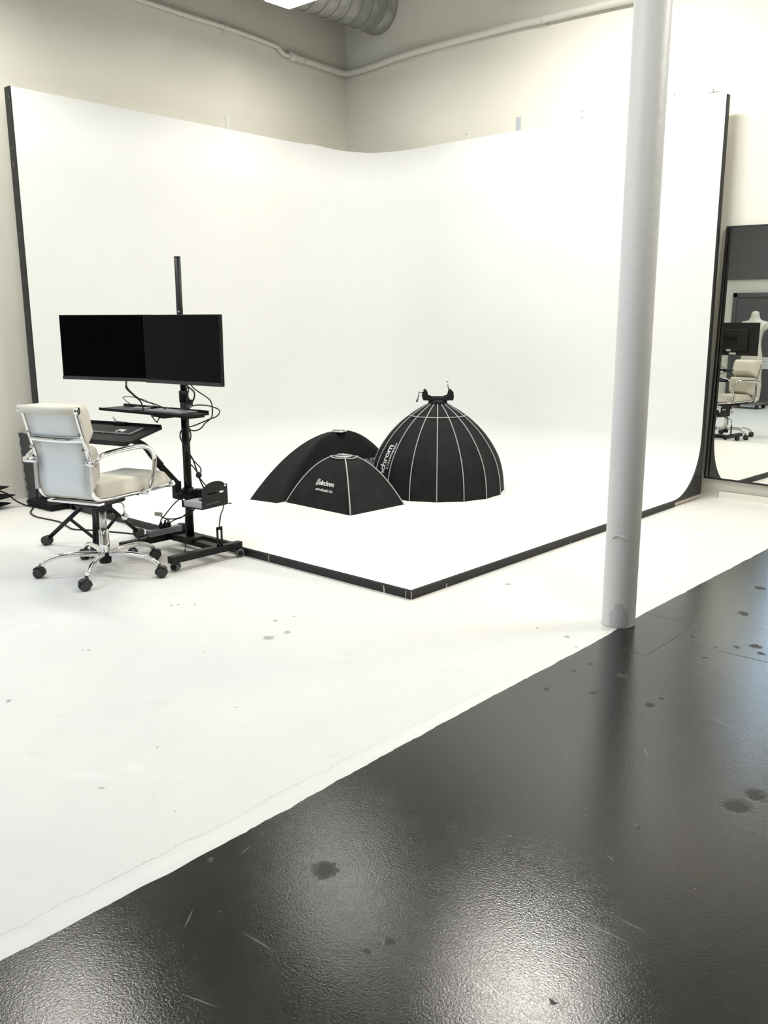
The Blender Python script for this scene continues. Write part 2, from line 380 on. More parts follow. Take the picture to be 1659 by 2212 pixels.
def text_mesh(body, size, fn, name, m, parent, shear=0.0, offset=0.0, thick=0.001, cx=0.0, cy=0.0, align='LEFT', spacing=1.0):
    """lettering laid on a surface: fn(u, v, lift) -> point"""
    cu = bpy.data.curves.new('t', 'FONT'); cu.body = body; cu.size = size; cu.shear = shear; cu.offset = offset; cu.resolution_u = 3
    cu.align_x = align; cu.space_character = spacing; cu.extrude = thick
    ob = bpy.data.objects.new('t', cu); COL.objects.link(ob)
    me = bpy.data.meshes.new_from_object(ob.evaluated_get(bpy.context.evaluated_depsgraph_get()))
    bpy.data.objects.remove(ob); bpy.data.curves.remove(cu)
    bm = bmesh.new(); bm.from_mesh(me); bpy.data.meshes.remove(me)
    bmesh.ops.triangulate(bm, faces=bm.faces[:])
    for v in bm.verts: v.co = Vector(fn(v.co.x+cx, v.co.y+cy, 0.002+thick+v.co.z))
    b = MB(); b.bm.free(); b.bm = bm
    return b.build(name, m, parent, recalc=False)

# ------------------------------------------------------------------ setting: floor, walls, ceiling
XL, YB, YF, XR, ZC = -0.12, 0.12, -10.9, 12.5, 5.2
edge = [(-10.9, 5.272), (-6.648, 5.271), (-6.268, 5.275), (-5.919, 5.276), (-5.262, 5.261), (-4.605, 5.252), (-3.744, 5.254), (-3.308, 5.232), (-1.4, 5.232), (0.12, 5.236)]
def edge_x(y):
    for (y0, x0), (y1, x1) in zip(edge, edge[1:]):
        if y <= y1: return x0+(x1-x0)*(y-y0)/(y1-y0)
    return edge[-1][1]
fl = MB(); ys = []; YJ_ = -6.6
y = YF
while y < YB-.02:
    ys.append(y); y += .02 if y > -7.2 else .2
ys.append(YB)
wob = lambda y: edge_x(y)+.006*mnoise.noise((y*9, 0, 0))+.004*mnoise.noise((y*37, 3, 0))
rows = [[(XL if y > YJ_ else -2.5, y, 0), (wob(y), y, 0)] for y in ys]; fl.mi = 0; fl.grid(rows, False)
rows = [[(wob(y), y, 0), (XR, y, 0)] for y in ys]; fl.mi = 1; fl.grid(rows, False)
fl.build('floor', [M_FLOORW, M_FLOORB], kind='structure')
MB().box((XL-.15, YB, 0), (XR+.15, YB+.15, ZC)).build('wall_back', M_WALL, kind='structure')
YJ, XJ = -6.6, -2.5      # the left wall steps back behind the camera's view
MB().poly_prism([(XL, YB), (XL, YJ), (XJ, YJ), (XJ, YF), (XJ-.15, YF), (XJ-.15, YJ+.15), (XL-.15, YJ+.15), (XL-.15, YB)], 0, ZC).build('wall_left', M_WALL, kind='structure')
MB().box((XJ-.15, YF-.15, 0), (XR, YF, ZC)).build('wall_front', M_WALL, kind='structure')
MB().box((XR, YF, 0), (XR+.15, YB, ZC)).build('wall_right', M_WALL, kind='structure')
MB().box((XJ, YF, 2.46), (.98, YF+.04, 4.6)).build('trim_1', M_GREYW, kind='structure', label='dark grey painted band across the upper wall behind the camera')
# ceiling with a skylight hole
SKX0, SKX1, SKY0, SKY1 = 2.0, 2.65, -10.3, -6.7
c = MB()
for a, b in (((XL, SKY1), (XR, YB)), ((XJ, YF), (XR, SKY0)), ((XJ, SKY0), (XL, YJ)), ((XL, SKY0), (SKX0, SKY1)), ((SKX1, SKY0), (XR, SKY1))):
    c.box((a[0], a[1], ZC), (b[0], b[1], ZC+.12))
c.build('ceiling', M_CEIL, kind='structure')
w = empty('window_1', ((SKX0+SKX1)/2, (SKY0+SKY1)/2, ZC)); tag(w, 'bluish daylit skylight in the ceiling behind the camera', 'skylight', kind='structure')
hx, hy = (SKX1-SKX0)/2, (SKY1-SKY0)/2
f = MB(); f.box((-hx, -hy, -.02), (-hx+.06, hy, .1)); f.box((hx-.06, -hy, -.02), (hx, hy, .1)); f.box((-hx, -hy, -.02), (hx, -hy+.06, .1)); f.box((-hx, hy-.06, -.02), (hx, hy, .1)); f.box((-.02, -hy, 0), (.02, hy, .08))
f.build('window_frame', M_HOUSING, w)
MB().box((-hx, -hy, .11), (hx, hy, .13)).build('pane', M_SKYL, w)
w = empty('window_2', (1.75, YF, 4.25)); tag(w, 'high bluish daylit window in the wall behind the camera', 'window', kind='structure')
t = MB(); t.box((-.45, 0, -.65), (.45, .05, -.59)); t.box((-.45, 0, .59), (.45, .05, .65)); t.box((-.45, 0, -.65), (-.39, .05, .65)); t.box((.39, 0, -.65), (.45, .05, .65)); t.box((-.025, 0, -.65), (.025, .05, .65))
t.build('window_frame', M_HOUSING, w); MB().box((-.39, .005, -.59), (.39, .015, .59)).build('pane', M_SKYL, w)
# low curb at the foot of the back wall
MB().box((4.30, YB-.035, 0), (XR, YB, .055)).build('baseboard_back', M_WALL, kind='structure')
# door in the wall behind the camera (seen in the mirror)
d = empty('door_1', (.44, YF, 0)); tag(d, 'dark grey door and frame behind the headless mannequin', 'door', kind='structure')
MB().box((-.52, 0, 0), (-.44, .06, 2.2)).box((.44, 0, 0), (.52, .06, 2.2)).box((-.52, 0, 2.12), (.52, .06, 2.2)).build('door_frame', M_DOOR, d)
MB().box((-.44, 0, .01), (.44, .035, 2.12)).build('door_panel', M_DOOR, d)
MB().cyl((.36, .035, 1.02), (.36, .08, 1.02), .012).cyl((.36, .08, 1.02), (.24, .08, 1.02), .01).build('door_handle', M_STEEL, d)
tag(MB().box((.56, YF+.036, .72), (.76, YF+.04, .95)).build('paper_notice', M_PAPER), 'white paper sheet stuck on the grey door', 'paper')

# ------------------------------------------------------------------ cyclorama (infinity cove)
CX, CY, CYF, CXR, ZS, RC, RV = 0.137, -0.045, -3.823, 4.167, 0.05, 0.47, 1.05
cyc = empty('wall_cyclorama', (0, 0, 0)); tag(cyc, 'white L-shaped photo cyclorama with curved coves and black edges', 'cyclorama', kind='structure')
def top_z(s):   # path parameter 0..1 left end -> right end
    pts = [(0, 3.243), (.38, 3.222), (.46, 3.18), (.56, 3.158), (1, 3.207)]
    for (a, za), (b, zb) in zip(pts, pts[1:]):
        if s <= b: return za+(zb-za)*(s-a)/(b-a)
    return 3.207
def plan(d, n=20):
    out = []
    L = [(CX+d, CYF+(CY-RV-CYF)*k/10) for k in range(10)]
    A = [(CX+RV-(RV-d)*math.cos(t*math.pi/2/n), CY-RV+(RV-d)*math.sin(t*math.pi/2/n)) for t in range(n+1)]
    B = [(CX+RV+(CXR-CX-RV)*k/10, CY-d) for k in range(1, 11)]
    return L+A+B
NP = len(plan(0))
ss = [k/(NP-1) for k in range(NP)]
def lean(y, z): return .0155*(z-3.24)*-1*min(1, max(0, -y-.9)/2.9)
prof = [('top', 1.0), ('w', .8), ('w', .6), ('w', .4), ('w', .2)]
rows = []
def wallrow(fr):
    z0 = ZS+RC
    return [(x+lean(y, z0+(top_z(s)-z0)*fr), y, z0+(top_z(s)-z0)*fr) for (x, y), s in zip(plan(0), ss)]
back = []
for (x, y), s, k in zip(plan(0), ss, range(NP)):
    if k < 10: bx, by = .055, y
    elif k > NP-11: bx, by = x, 0.0
    else:
        t = (k-10)/20*math.pi/2; bx, by = CX+RV-(RV+.08)*math.cos(t), CY-RV+(RV+.045)*math.sin(t)
    back.append((bx+lean(y, top_z(s)), by, top_z(s)))
rows.append([(x+.0, y, .0) for x, y, z in back]); rows.append(back)
for fr in (1.0, .8, .6, .4, .2, 0.0): rows.append(wallrow(fr))
for k in range(1, 13):
    a = k/12*math.pi/2; dd = RC*(1-math.cos(a)); z = ZS+RC*(1-math.sin(a))
    rows.append([(x+lean(y, z), y, z) for x, y in plan(dd)])
su = MB(); V = su.grid(rows, True)
last = V[-1]
cor = su.bm.verts.new((CXR, CYF, ZS)); su._f(last+[cor])
o = su.build('surface', M_WHITE, cyc)
# black end panels, following the cove
def end_profile(dw, lip=0.0):
    p = [(0.0, 0.0)]
    return p
lp = [(.055+lean(-3.8, 3.243), 3.243), (CX+lean(-3.8, 3.243), 3.243)]
for k in range(0, 17):
    a = k/16*math.pi/2; dd = RC*(1-math.cos(a)); z = ZS+RC*(1-math.sin(a)); lp.append((CX+dd+lean(-3.8, z), z))
lp += [(CX+RC+.05, 0.0), (.055+.05, 0.0)]
mt = axes((0, CYF, 0), (1, 0, 0), (0, 0, 1), (0, -1, 0))
MB().poly_prism(lp, 0, .012, mt).build('end_panel', M_CHIP, cyc)
rp = [(-.0, 3.205), (CY, 3.207)]
for k in range(0, 17):
    a = k/16*math.pi/2; rp.append((CY-RC*(1-math.cos(a)), ZS+RC*(1-math.sin(a))))
rp += [(CY-RC, .035), (0.0, .035)]
mt = axes((CXR, 0, 0), (0, 1, 0), (0, 0, 1), (1, 0, 0))
MB().poly_prism(rp, 0, .012, mt).build('end_panel', M_CHIP, cyc)
MB().box((CX+RC, CYF-.012, 0), (CXR+.012, CYF, ZS-.003)).build('edge_strip', M_CHIP, cyc)
MB().box((CXR, CYF, 0), (CXR+.012, CY-RC+.005, ZS-.003)).build('edge_strip', M_CHIP, cyc)
MB().box((CXR-.01, CY-RC+.005, .006), (CXR+.01, -.005, .033)).build('bare_wood_strip', M_WOOD, cyc, label='bare unpainted wood strip')
MB().box((CXR+.0115, CYF-.0135, .004), (CXR+.0145, CYF-.0105, ZS-.004)).box((CXR-.03, CYF-.0125, .004), (CXR-.026, CYF-.0118, ZS-.006)).build('chipped_corner', M_WOOD, cyc, label='chipped pale corner')
MB().box((3.0, CYF-.0128, .004), (3.006, CYF-.0118, ZS-.004)).build('strip_joint', M_WOOD, cyc, label='pale joint in the strip')

# ------------------------------------------------------------------ column
colm = empty('column', (5.207, -3.44, 0)); tag(colm, 'round pale grey painted steel column standing at the edge of the black floor', 'column', kind='structure')
MB().lathe([(.0835, 0), (.0822, .008), (.082, .02), (.082, .3), (.082, ZC)], 40).build('shaft', M_COLUMN, colm)
def on_col(u, v, lift):  # u along circumference, v height
    a = R(-63)+u/.082; return Vector(((.0822+lift)*math.cos(a), (.0822+lift)*math.sin(a), v))
pb = MB(); 
cols_ = 16; rows = []
for j in range(13):
    v_ = .002+j*.0105; c_ = .010*mnoise.noise((j*.55, 1, 5)); h_ = (.046 if j < 9 else .040-.005*(j-7))*(1+.45*mnoise.noise((j*.8, 4, 2)))
    rows.append([on_col(c_+(i/(cols_-1)*2-1)*h_, v_+(.012*mnoise.noise((i*.7, 2, 1)) if j > 9 else 0), .0006) for i in range(cols_)])
pb.grid(rows, True); pb.build('scuffed_patch', M_DKPATCH, colm, label='scuffed darker paint patch near the foot')
MB().tube(spline([on_col(u, v, .002) for u, v in ((-.05, .455), (-.035, .47), (-.01, .468), (.01, .462), (.02, .452))], 5), .0035, 6).build('weld_scar', M_COLUMN, colm)

# ------------------------------------------------------------------ pipe and duct high on the walls
pp = empty('conduit_pipe', (XL, YB, 4.08)); tag(pp, 'cream painted pipe running along both walls high above the cyclorama', 'pipe')
o0 = Vector((XL, YB, 4.08))
def sub(L, o): return [Vector(p)-o for p in L]
lx = XL+.042
MB().tube(sub(spline([(lx-.012, -6.5, 4.33), (lx-.012, -2.453, 4.211), (lx-.012, -1.545, 4.193), (lx-.012, -.94, 4.160), (lx-.012, -.86, 4.135), (lx-.012, -.80, 4.104), (lx, -.74, 4.102), (lx, -.68, 4.10)], 6), o0), .023, 12).build('thin_pipe', M_PIPE, pp)
MB().tube(sub(spline([(lx, -.70, 4.101), (lx, -.35, 4.088), (lx, -.12, 4.078), (lx, YB-.14, 4.074), (lx+.03, YB-.06, 4.073), (lx+.11, YB-.042, 4.074), (.3, YB-.042, 4.084), (.904, YB-.042, 4.122), (2.018, YB-.042, 4.131), (2.396, YB-.042, 4.122), (3.225, YB-.042, 4.105), (5, YB-.042, 4.05), (9, YB-.042, 3.98)], 6), o0), .033, 14).build('thick_pipe', M_PIPE, pp)
MB().cyl(Vector((lx, -.74, 4.103))-o0, Vector((lx, -.66, 4.099))-o0, .042, 16).cyl(Vector((lx, -.60, 4.097))-o0, Vector((lx, -.54, 4.095))-o0, .037, 16).build('coupling', M_PIPE, pp, split=True)
for (x, y, z, ax) in ((lx-.012, -1.545, 4.193, 'y'), (2.396, YB-.042, 4.122, 'x'), (lx-.012, -3.6, 4.245, 'y')):
    t = MB(); dd = Vector((0, .012, 0)) if ax == 'y' else Vector((.012, 0, 0)); q = Vector((x, y, z))-o0
    t.cyl(q-dd, q+dd, .030 if ax == 'y' else .038, 14)
    if ax == 'y': t.box((q.x-.03, q.y-.012, q.z-.055), (q.x-.022, q.y+.012, q.z+.055))
    else: t.box((q.x-.012, q.y+.034, q.z-.06), (q.x+.012, q.y+.041, q.z+.06))
    t.build('pipe_strap', M_PIPE, pp, split=True)
DX, DZ, DR = .365, 4.645, .25
du = empty('air_duct', (DX, YB, DZ)); tag(du, 'round galvanised spiral air duct meeting the back wall near the corner', 'air duct')
mt = axes((0, 0, 0), (1, 0, 0), (0, 0, 1), (0, -1, 0))
MB().lathe([(DR, .0), (DR, 3.9)], 48, mt, capb=False, capt=False).build('duct_tube', M_GALV, du)
MB().lathe([(DR+.004, .0), (DR+.012, .005), (DR+.012, .02), (DR+.006, .03), (DR+.006, .13), (DR+.001, .135)], 48, mt, capb=False, capt=False).build('end_collar', M_GALV, du)
t = MB(); pts = []
for k in range(0, 44*25):
    a = 2*math.pi*k/44; pts.append((DR*1.002*math.cos(a), -.2-k/44*.145, DR*1.002*math.sin(a)))
t.tube(pts, .006, 5); t.build('spiral_seam', M_SEAM, du)

# small wall hardware above the cyclorama
def plate(name, x, z, w_, h_, label, m=M_HOUSING, hole=True, left=False, y0=None):
    e = empty(name, (x, YB, z) if not left else (XL, y0, z)); tag(e, label, 'bracket')
    if left: e.rotation_euler = (0, 0, R(90))
    t = MB().box((-w_/2, -.006, -h_/2), (w_/2, 0, h_/2)); t.build('plate', m, e)
    if hole:
        t = MB()
        for dz in (-h_*.3, h_*.3): t.cyl((0, -.0055, dz), (0, -.008, dz), .006, 10)
        t.build('screw', M_SEAM, e, split=True)
plate('wall_bracket', 1.527, 3.236, .035, .11, 'small white screwed plate on back wall, first one right of the corner')
plate('wall_bracket', 2.131, 3.275, .05, .14, 'grey metal tab sticking up over the cyclorama between the corner and the column', M_ALU, False)
plate('wall_bracket', 2.805, 3.275, .035, .09, 'small white screwed plate on back wall just left of the column')
plate('wall_bracket', 3.663, 3.27, .05, .11, 'small white screwed plate on back wall just right of the column')
plate('wall_bracket', 3.99, 3.288, .09, .022, 'thin flat white plate over the right end of the cyclorama', hole=True)
plate('wall_bracket', 0, 3.345, .05, .16, 'pale tab behind the top edge of the left cyclorama wall', M_PAPER, False, True, -1.523)

# ------------------------------------------------------------------ ceiling lamps
lamp_labels = ['linear ceiling lamp under the air duct, its glowing end at the top of the picture', 'linear ceiling lamp over the right half of the cyclorama',
  'linear ceiling lamp beyond the column by the back wall', 'linear ceiling lamp over the left end of the cyclorama', 'linear ceiling lamp over the white floor before the cyclorama',
  'linear ceiling lamp over the black floor beyond the column', 'linear ceiling lamp behind the camera near the left wall', 'linear ceiling lamp behind the camera over the white floor', 'linear ceiling lamp over the black floor behind the camera', 'linear ceiling lamp behind the camera, second from the left wall corner', 'linear ceiling lamp over the mannequin trolley']
for (x0, x1, y, LAMP_Z, wt), lab in zip(LAMPS, lamp_labels):
    L = (x1-x0)/2; e = empty('ceiling_lamp', ((x0+x1)/2, y, LAMP_Z)); tag(e, lab, 'lamp', 'linear ceiling lamps')
    MB().poly_prism([(-.06, .09), (.06, .09), (.16, .02), (.16, 0), (-.16, 0), (-.16, .02)], -L, L, axes((0, 0, 0), (0, 1, 0), (0, 0, 1), (1, 0, 0))).build('housing', M_HOUSING, e)
    MB().box((-L+.02, -.14, -.012), (L-.02, .14, .0)).build('diffuser', M_LAMP, e)
    t = MB()
    for sx in (-L*.7, L*.7): t.cyl((sx, 0, .09), (sx, 0, ZC-LAMP_Z), .004, 6)
    t.build('hanger_wire', M_STEEL, e, split=True)
    ld = bpy.data.lights.new('lamp_light', 'AREA'); ld.shape = 'RECTANGLE'; ld.size = 2*L-.06; ld.size_y = .26; ld.energy = wt; ld.color = LAMP_COL; ld.spread = R(165)
    lo = bpy.data.objects.new('lamp_light', ld); COL.objects.link(lo); lo.parent = e; lo.location = (0, 0, -.02)
# ------------------------------------------------------------------ floor mirror by the right end of the cyclorama
MW, MH = .82, 2.07
mroll, mtilt, MYAW = R(.75), R(.53), R(-.3)
X = Vector((math.cos(mroll), MYAW, -math.sin(mroll))).normalized(); N = Vector((0, -math.cos(mtilt), math.sin(mtilt))); N = (N-X*N.dot(X)).normalized(); Z = N.cross(X)*-1
if Z.z < 0: Z = -Z
Yax = Z.cross(X)
mir = empty('floor_mirror', (4.236, .062, .185)); mir.matrix_world = axes((4.163, .075, .160), X, Yax, Z)
tag(mir, 'tall black-framed mirror on the back wall beside the cyclorama end', 'mirror')
fwid = .016
t = MB(); t.box((0, -.003, 0), (fwid, .014, MH)); t.box((MW-fwid, -.003, 0), (MW, .014, MH)); t.box((fwid, -.003, 0), (MW-fwid, .014, fwid)); t.box((fwid, -.003, MH-fwid), (MW-fwid, .014, MH))
t.build('mirror_frame', M_FRAME, mir)
MB().box((fwid*.5, 0, fwid*.5), (MW-fwid*.5, .008, MH-fwid*.5)).build('mirror_glass', M_MIRROR, mir)

# ------------------------------------------------------------------ softboxes
def ribbed_box(name, label, corners, ctr, H, s0, ring_r, bow, piping, z0=ZS):
    """fabric tent of curved ribs from a top ring to the base corners"""
    e = empty(name, (ctr[0], ctr[1], z0)); tag(e, label, 'softbox', 'softboxes on the cyclorama floor')
    C4 = [Vector((x-ctr[0], y-ctr[1], 0)) for x, y in corners]
    def rib(k, t):   # t 0 base .. 1 top
        s = 1-(1-s0)*t
        return C4[k]*s+Vector((0, 0, H*(1-s**2)/(1-s0**2)))
    n = 16; fb = MB()
    for k in range(4):
        rows = []
        for j in range(n+1):
            t = j/n; a, b = rib(k, t), rib((k+1) % 4, t); r = []
            nrm = (b-a).cross(Vector((0, 0, 1))); nrm = nrm.normalized() if nrm.length > 1e-6 else nrm
            for i in range(11):
                u = i/10; p = a.lerp(b, u); sag = bow*math.sin(math.pi*u)*math.sin(math.pi*min(1, t*1.0))
                p = p-nrm*sag; p.z = max(p.z, .0); r.append(p)
            rows.append(r)
        fb.grid(rows, True)
    fb._f([fb.bm.verts.new(rib(k, 1)) for k in range(4)])
    bmesh.ops.remove_doubles(fb.bm, verts=fb.bm.verts[:], dist=1e-4)
    o = fb.build('fabric', M_FABRIC, e)
    es = [ed for ed in o.data.edges]
    def face(k):
        def fn(u, v, lift):   # u, v in 0..1 on panel k
            a, b = rib(k, v), rib((k+1) % 4, v); p = a.lerp(b, u)
            nx = (b-a).normalized().cross((rib(k, v+.02)-a).normalized()).normalized()
            if nx.dot(p) < 0: nx = -nx
            nrm = (b-a).cross(Vector((0, 0, 1))).normalized(); sag = bow*math.sin(math.pi*u)*math.sin(math.pi*v)
            return p-nrm*sag+nx*(lift+.002)
        return fn
    if piping:
        for k in range(4):
            MB().tube([rib(k, j/20)*1.004 for j in range(21)], .0055, 6).build('rib_piping', M_PIPING, e)
        t = MB(); q = []
        for k in range(4):
            for i in range(8):
                u = i/8; p = face(k)(u, .935-.05*math.sin(math.pi*u), .006); q.append(p)
        t.tube(spline(q, 2, True), .0055, 6, closed=True); t.build('collar_piping', M_PIPING, e)
    zt = H
    t = MB(); t.lathe([(ring_r*1.05, zt-.006), (ring_r*1.05, zt+.005), (ring_r*.84, zt+.009), (ring_r*.80, zt-.002)], 28, capb=True, capt=True)
    t.build('mount_ring', M_STEEL, e); MB().box((-ring_r*.9, -.010, zt+.002), (ring_r*.9, .010, zt+.012)).build('ring_handle', M_ALU, e)
    return e, face, rib
# small one in front: left, front, right, back corners
e_s, face_s, rib_s = ribbed_box('softbox', 'small black softbox with grey piping, in front of the other two', [(1.858, -2.657), (2.600, -2.676), (2.630, -2.096), (1.888, -2.077)], (2.244, -2.377), .385, .17, .068, .012, True)
# big dark one behind left
e_b, face_b, rib_b = ribbed_box('softbox', 'large black rectangular softbox without piping, behind the small one', [(1.551, -2.777), (1.831, -2.731), (1.815, -1.20), (1.535, -1.215)], (1.71, -1.89), .495, .13, .066, .006, False)
# logos on the small one (its left front face)
WS, HS = .742, .62
def put(fn, W_, H_, u0, v0):
    return lambda x, y, lift: fn(u0+x/W_, v0+y/H_, lift)
f0 = put(face_s(0), WS, HS, 0, 0)
text_mesh('elinchrom', .062, put(face_s(0), WS, HS, .385, .30), 'logo_lettering', M_PRINT, e_s, offset=.0012, spacing=.92)
text_mesh('Rotalux Go', .036, put(face_s(0), WS, HS, .47, .215), 'logo_lettering', M_PRINT, e_s, shear=.25, spacing=.95)
text_mesh('60x75cm', .021, put(face_s(0), WS, HS, .37, .222), 'logo_lettering', M_PRINT, e_s, offset=.0006)
lg = MB(); fn = put(face_s(0), WS, HS, .325, .29)
def quad(b, fn, x0, y0, x1, y1, lift=.0025):
    b._f([b.bm.verts.new(fn(x, y, lift)) for x, y in ((x0, y0), (x1, y0), (x1, y1), (x0, y1))])
for (x0, y0, x1, y1) in ((0, 0, .005, .06), (.034, 0, .039, .06), (.005, 0, .034, .005), (.005, .055, .034, .06), (.009, .010, .031, .016), (.009, .022, .031, .028), (.009, .034, .031, .040), (.009, .045, .031, .050), (.009, .010, .014, .05)):
    quad(lg, fn, x0, y0, x1, y1)
lg.build('logo_emblem', M_PRINT, e_s)
# large lettering along the long face of the big one
text_mesh('elinchrom', .20, put(face_b(1), 1.53, .66, .40, .165), 'logo_lettering', M_PRINTG, e_b, offset=.003, spacing=.95)

# deep octa dome
DC = (2.415, -1.405); NG = 16
dome = empty('softbox', (DC[0], DC[1], ZS)); tag(dome, 'big domed black deep softbox with many grey ribs and a bracket on top', 'softbox', 'softboxes on the cyclorama floor')
dprof = [(.578, .0), (.572, .08), (.562, .16), (.540, .25), (.505, .335), (.455, .42), (.400, .495), (.340, .56), (.285, .61), (.240, .645), (.190, .68), (.140, .71), (.095, .735), (.075, .745)]
A0 = R(-51.5-22.5*3)
def dome_pt(ri, zi, g, u):
    a, b = A0+2*math.pi*g/NG, A0+2*math.pi*(g+1)/NG
    p = Vector((ri*math.cos(a), ri*math.sin(a), zi)).lerp(Vector((ri*math.cos(b), ri*math.sin(b), zi)), u); return p
sp = spline([(r, 0, z) for r, z in dprof], 3)
fb = MB()
for g in range(NG):
    rows = []
    for q in sp:
        sag = .012*min(1, q.x/.3)
        row = []
        for i in range(5):
            u = i/4; p = dome_pt(q.x, q.z, g, u); h = Vector((p.x, p.y, 0)).normalized(); p -= h*sag*math.sin(math.pi*u)*(.4 if q.z < .1 else 1); row.append(p)
        rows.append(row)
    fb.grid(rows, True)
bmesh.ops.remove_doubles(fb.bm, verts=fb.bm.verts[:], dist=1e-4)
fb.build('fabric', M_FABRIC, dome)
for g in range(NG):
    a = A0+2*math.pi*g/NG
    MB().tube([((q.x+.002)*math.cos(a), (q.x+.002)*math.sin(a), q.z+.001) for q in sp], .0042, 6).build('rib_piping', M_PIPING, dome)
t = MB(); t.tube([(.243*math.cos(A0+2*math.pi*g/NG), .243*math.sin(A0+2*math.pi*g/NG), .647) for g in range(NG)], .0045, 6, closed=True); t.build('collar_piping', M_PIPING, dome)
# bracket ring on top: a low U-shaped cradle with two locking levers
t = MB(); t.lathe([(.078, .738), (.082, .742), (.082, .775), (.070, .778), (.068, .74)], 32); 
t.build('mount_ring', M_BLACKP, dome)
va = YAW   # cradle faces the viewer's left-right
ux = Vector((math.cos(va), math.sin(va), 0)); uy = Vector((-ux.y, ux.x, 0))
t = MB(); br = []
for k in range(0, 25):
    q = k/24*2-1
    br.append((q*.128, .775+.055*abs(q)**2.5))
pts2 = [(x, z) for x, z in br]+[(.128, .845), (.108, .868), (.094, .85), (.085, .815), (.045, .795), (-.045, .795), (-.085, .815), (-.094, .85), (-.108, .868), (-.13, .855)]
bo = [(-.125, .775), (.125, .775), (.132, .80), (.128, .845), (.108, .866), (.092, .85), (.084, .815), (.045, .80), (-.045, .80), (-.084, .815), (-.092, .85), (-.108, .866), (-.13, .845), (-.134, .80)]
for sy in (-1, 1):
    off = uy*.06*sy
    t.poly_prism(bo, -.011, .011, axes(off, ux, (0, 0, 1), uy))
for sx in (-1, 1): t.bar(ux*.118*sx-uy*.06+Vector((0, 0, .81)), ux*.118*sx+uy*.06+Vector((0, 0, .81)), .02, .06)
t.build('cradle_bracket', M_BLACKP, dome)
t = MB(); q0 = ux*-.135-uy*.04+Vector((0, 0, .845))
t.cyl(q0+ux*.02, q0-ux*.03, .009, 10); t.tube([q0+ux*.001, q0-ux*.028, q0-ux*.03-Vector((0, 0, .03)), q0-ux*.046-Vector((0, 0, .085))], [.006, .006, .007, .009], 8); t.build('locking_lever', M_STEEL, dome)
t = MB(); q0 = ux*.10+uy*.05+Vector((0, 0, .85)); t.tube([q0, q0-ux*.012+Vector((0, 0, .04)), q0-ux*.016+Vector((0, 0, .075))], [.007, .006, .006], 8); t.sphere(q0-ux*.017+Vector((0, 0, .08)), .011, 10); t.build('locking_lever', M_STEEL, dome)
# lettering up one gore
def gore_fn(g):
    acc = [0.0]
    for a, b in zip(sp, sp[1:]): acc.append(acc[-1]+(b-a).length)
    def fn(u, v, lift):  # u metres up the gore, v metres across (from the middle)
        for i in range(len(sp)-1):
            if u <= acc[i+1] or i == len(sp)-2:
                t_ = (u-acc[i])/(acc[i+1]-acc[i]); q = sp[i].lerp(sp[i+1], t_); break
        wdt = 2*q.x*math.sin(math.pi/NG); uu = .5-v/wdt
        p = dome_pt(q.x, q.z, g, uu); h = Vector((p.x, p.y, 0)).normalized()
        p -= h*.012*min(1, q.x/.3)*math.sin(math.pi*min(1, max(0, uu)))*(.4 if q.z < .1 else 1)
        return p+(h*.85+Vector((0, 0, .35)))*(lift+.003)
    return fn
LOGO_G = 0
text_mesh('elinchrom', .095, lambda x, y, l: gore_fn(LOGO_G)(.085+x, y-.008, l), 'logo_lettering', M_PRINT, dome, offset=.0015, spacing=.92)
text_mesh('Lite', .062, lambda x, y, l: gore_fn(LOGO_G)(.225+x, y-.064, l), 'logo_lettering', M_PRINT, dome, shear=.2, offset=-.0005)
text_mesh('motiv', .062, lambda x, y, l: gore_fn(LOGO_G)(.322+x, y-.064, l), 'logo_lettering', M_PRINT, dome, offset=.001)

# ------------------------------------------------------------------ office chair
CH = Vector((2.447, -4.646, 0)); PH = 1.901
chair = empty('office_chair', CH, PH-math.pi/2)      # local +y is forward, +x is the sitter's right
tag(chair, 'cream padded office chair with chrome frame and arms before the monitors', 'chair')
HWD = .187
railp = [(-.372, 1.015), (-.350, .94), (-.327, .86), (-.305, .79), (-.29, .73), (-.290, .66), (-.294, .61), (-.285, .555), (-.262, .52), (-.225, .506), (-.16, .50), (-.089, .497), (.179, .491), (.43, .486)]
rail = spline([(0, f, z) for f, z in railp], 5)
for sx in (-1, 1):
    MB().tube([(sx*HWD, p.y, p.z) for p in rail], [(.009, .016)]*len(rail), 10, flat=(1, 0, 0)).build('side_rail', M_CHROME, chair)
    MB().tube([(sx*(HWD-.014), p.y+.006, p.z+.006) for p in rail], [(.007, .014)]*len(rail), 8, flat=(1, 0, 0)).build('rail_trim', M_LEATHER, chair)
# stretched back and seat sheet between the rails
ns = [Vector((0, 0, 0))]*len(rail)
rows = []; rows2 = []
for i, p in enumerate(rail):
    d = (rail[min(i+1, len(rail)-1)]-rail[max(i-1, 0)]).normalized(); nrm = Vector((0, -d.z, d.y))  # points back / down
    if nrm.y > 0 and d.z < -.5: nrm = -nrm
    rows.append([Vector((x, p.y, p.z)) for x in (-HWD+.012, -HWD*.5, 0, HWD*.5, HWD-.012)])
kb = [i for i, p in enumerate(rail) if p.z > .51 or p.y < -.2]
sh = MB(); sh.grid([rows[i] for i in kb]); o = sh.build('back_sheet', M_BACKSHELL, chair, label='glossy pearl white outer back')
so = o.modifiers.new('solid', 'SOLIDIFY'); so.thickness = .006; so.offset = 0
ks = [i for i, p in enumerate(rail) if p.y > -.24 and p.z < .52]
sh = MB(); sh.grid([rows[i] for i in ks]); o = sh.build('seat_sheet', M_LEATHER, chair); so = o.modifiers.new('solid', 'SOLIDIFY'); so.thickness = .008
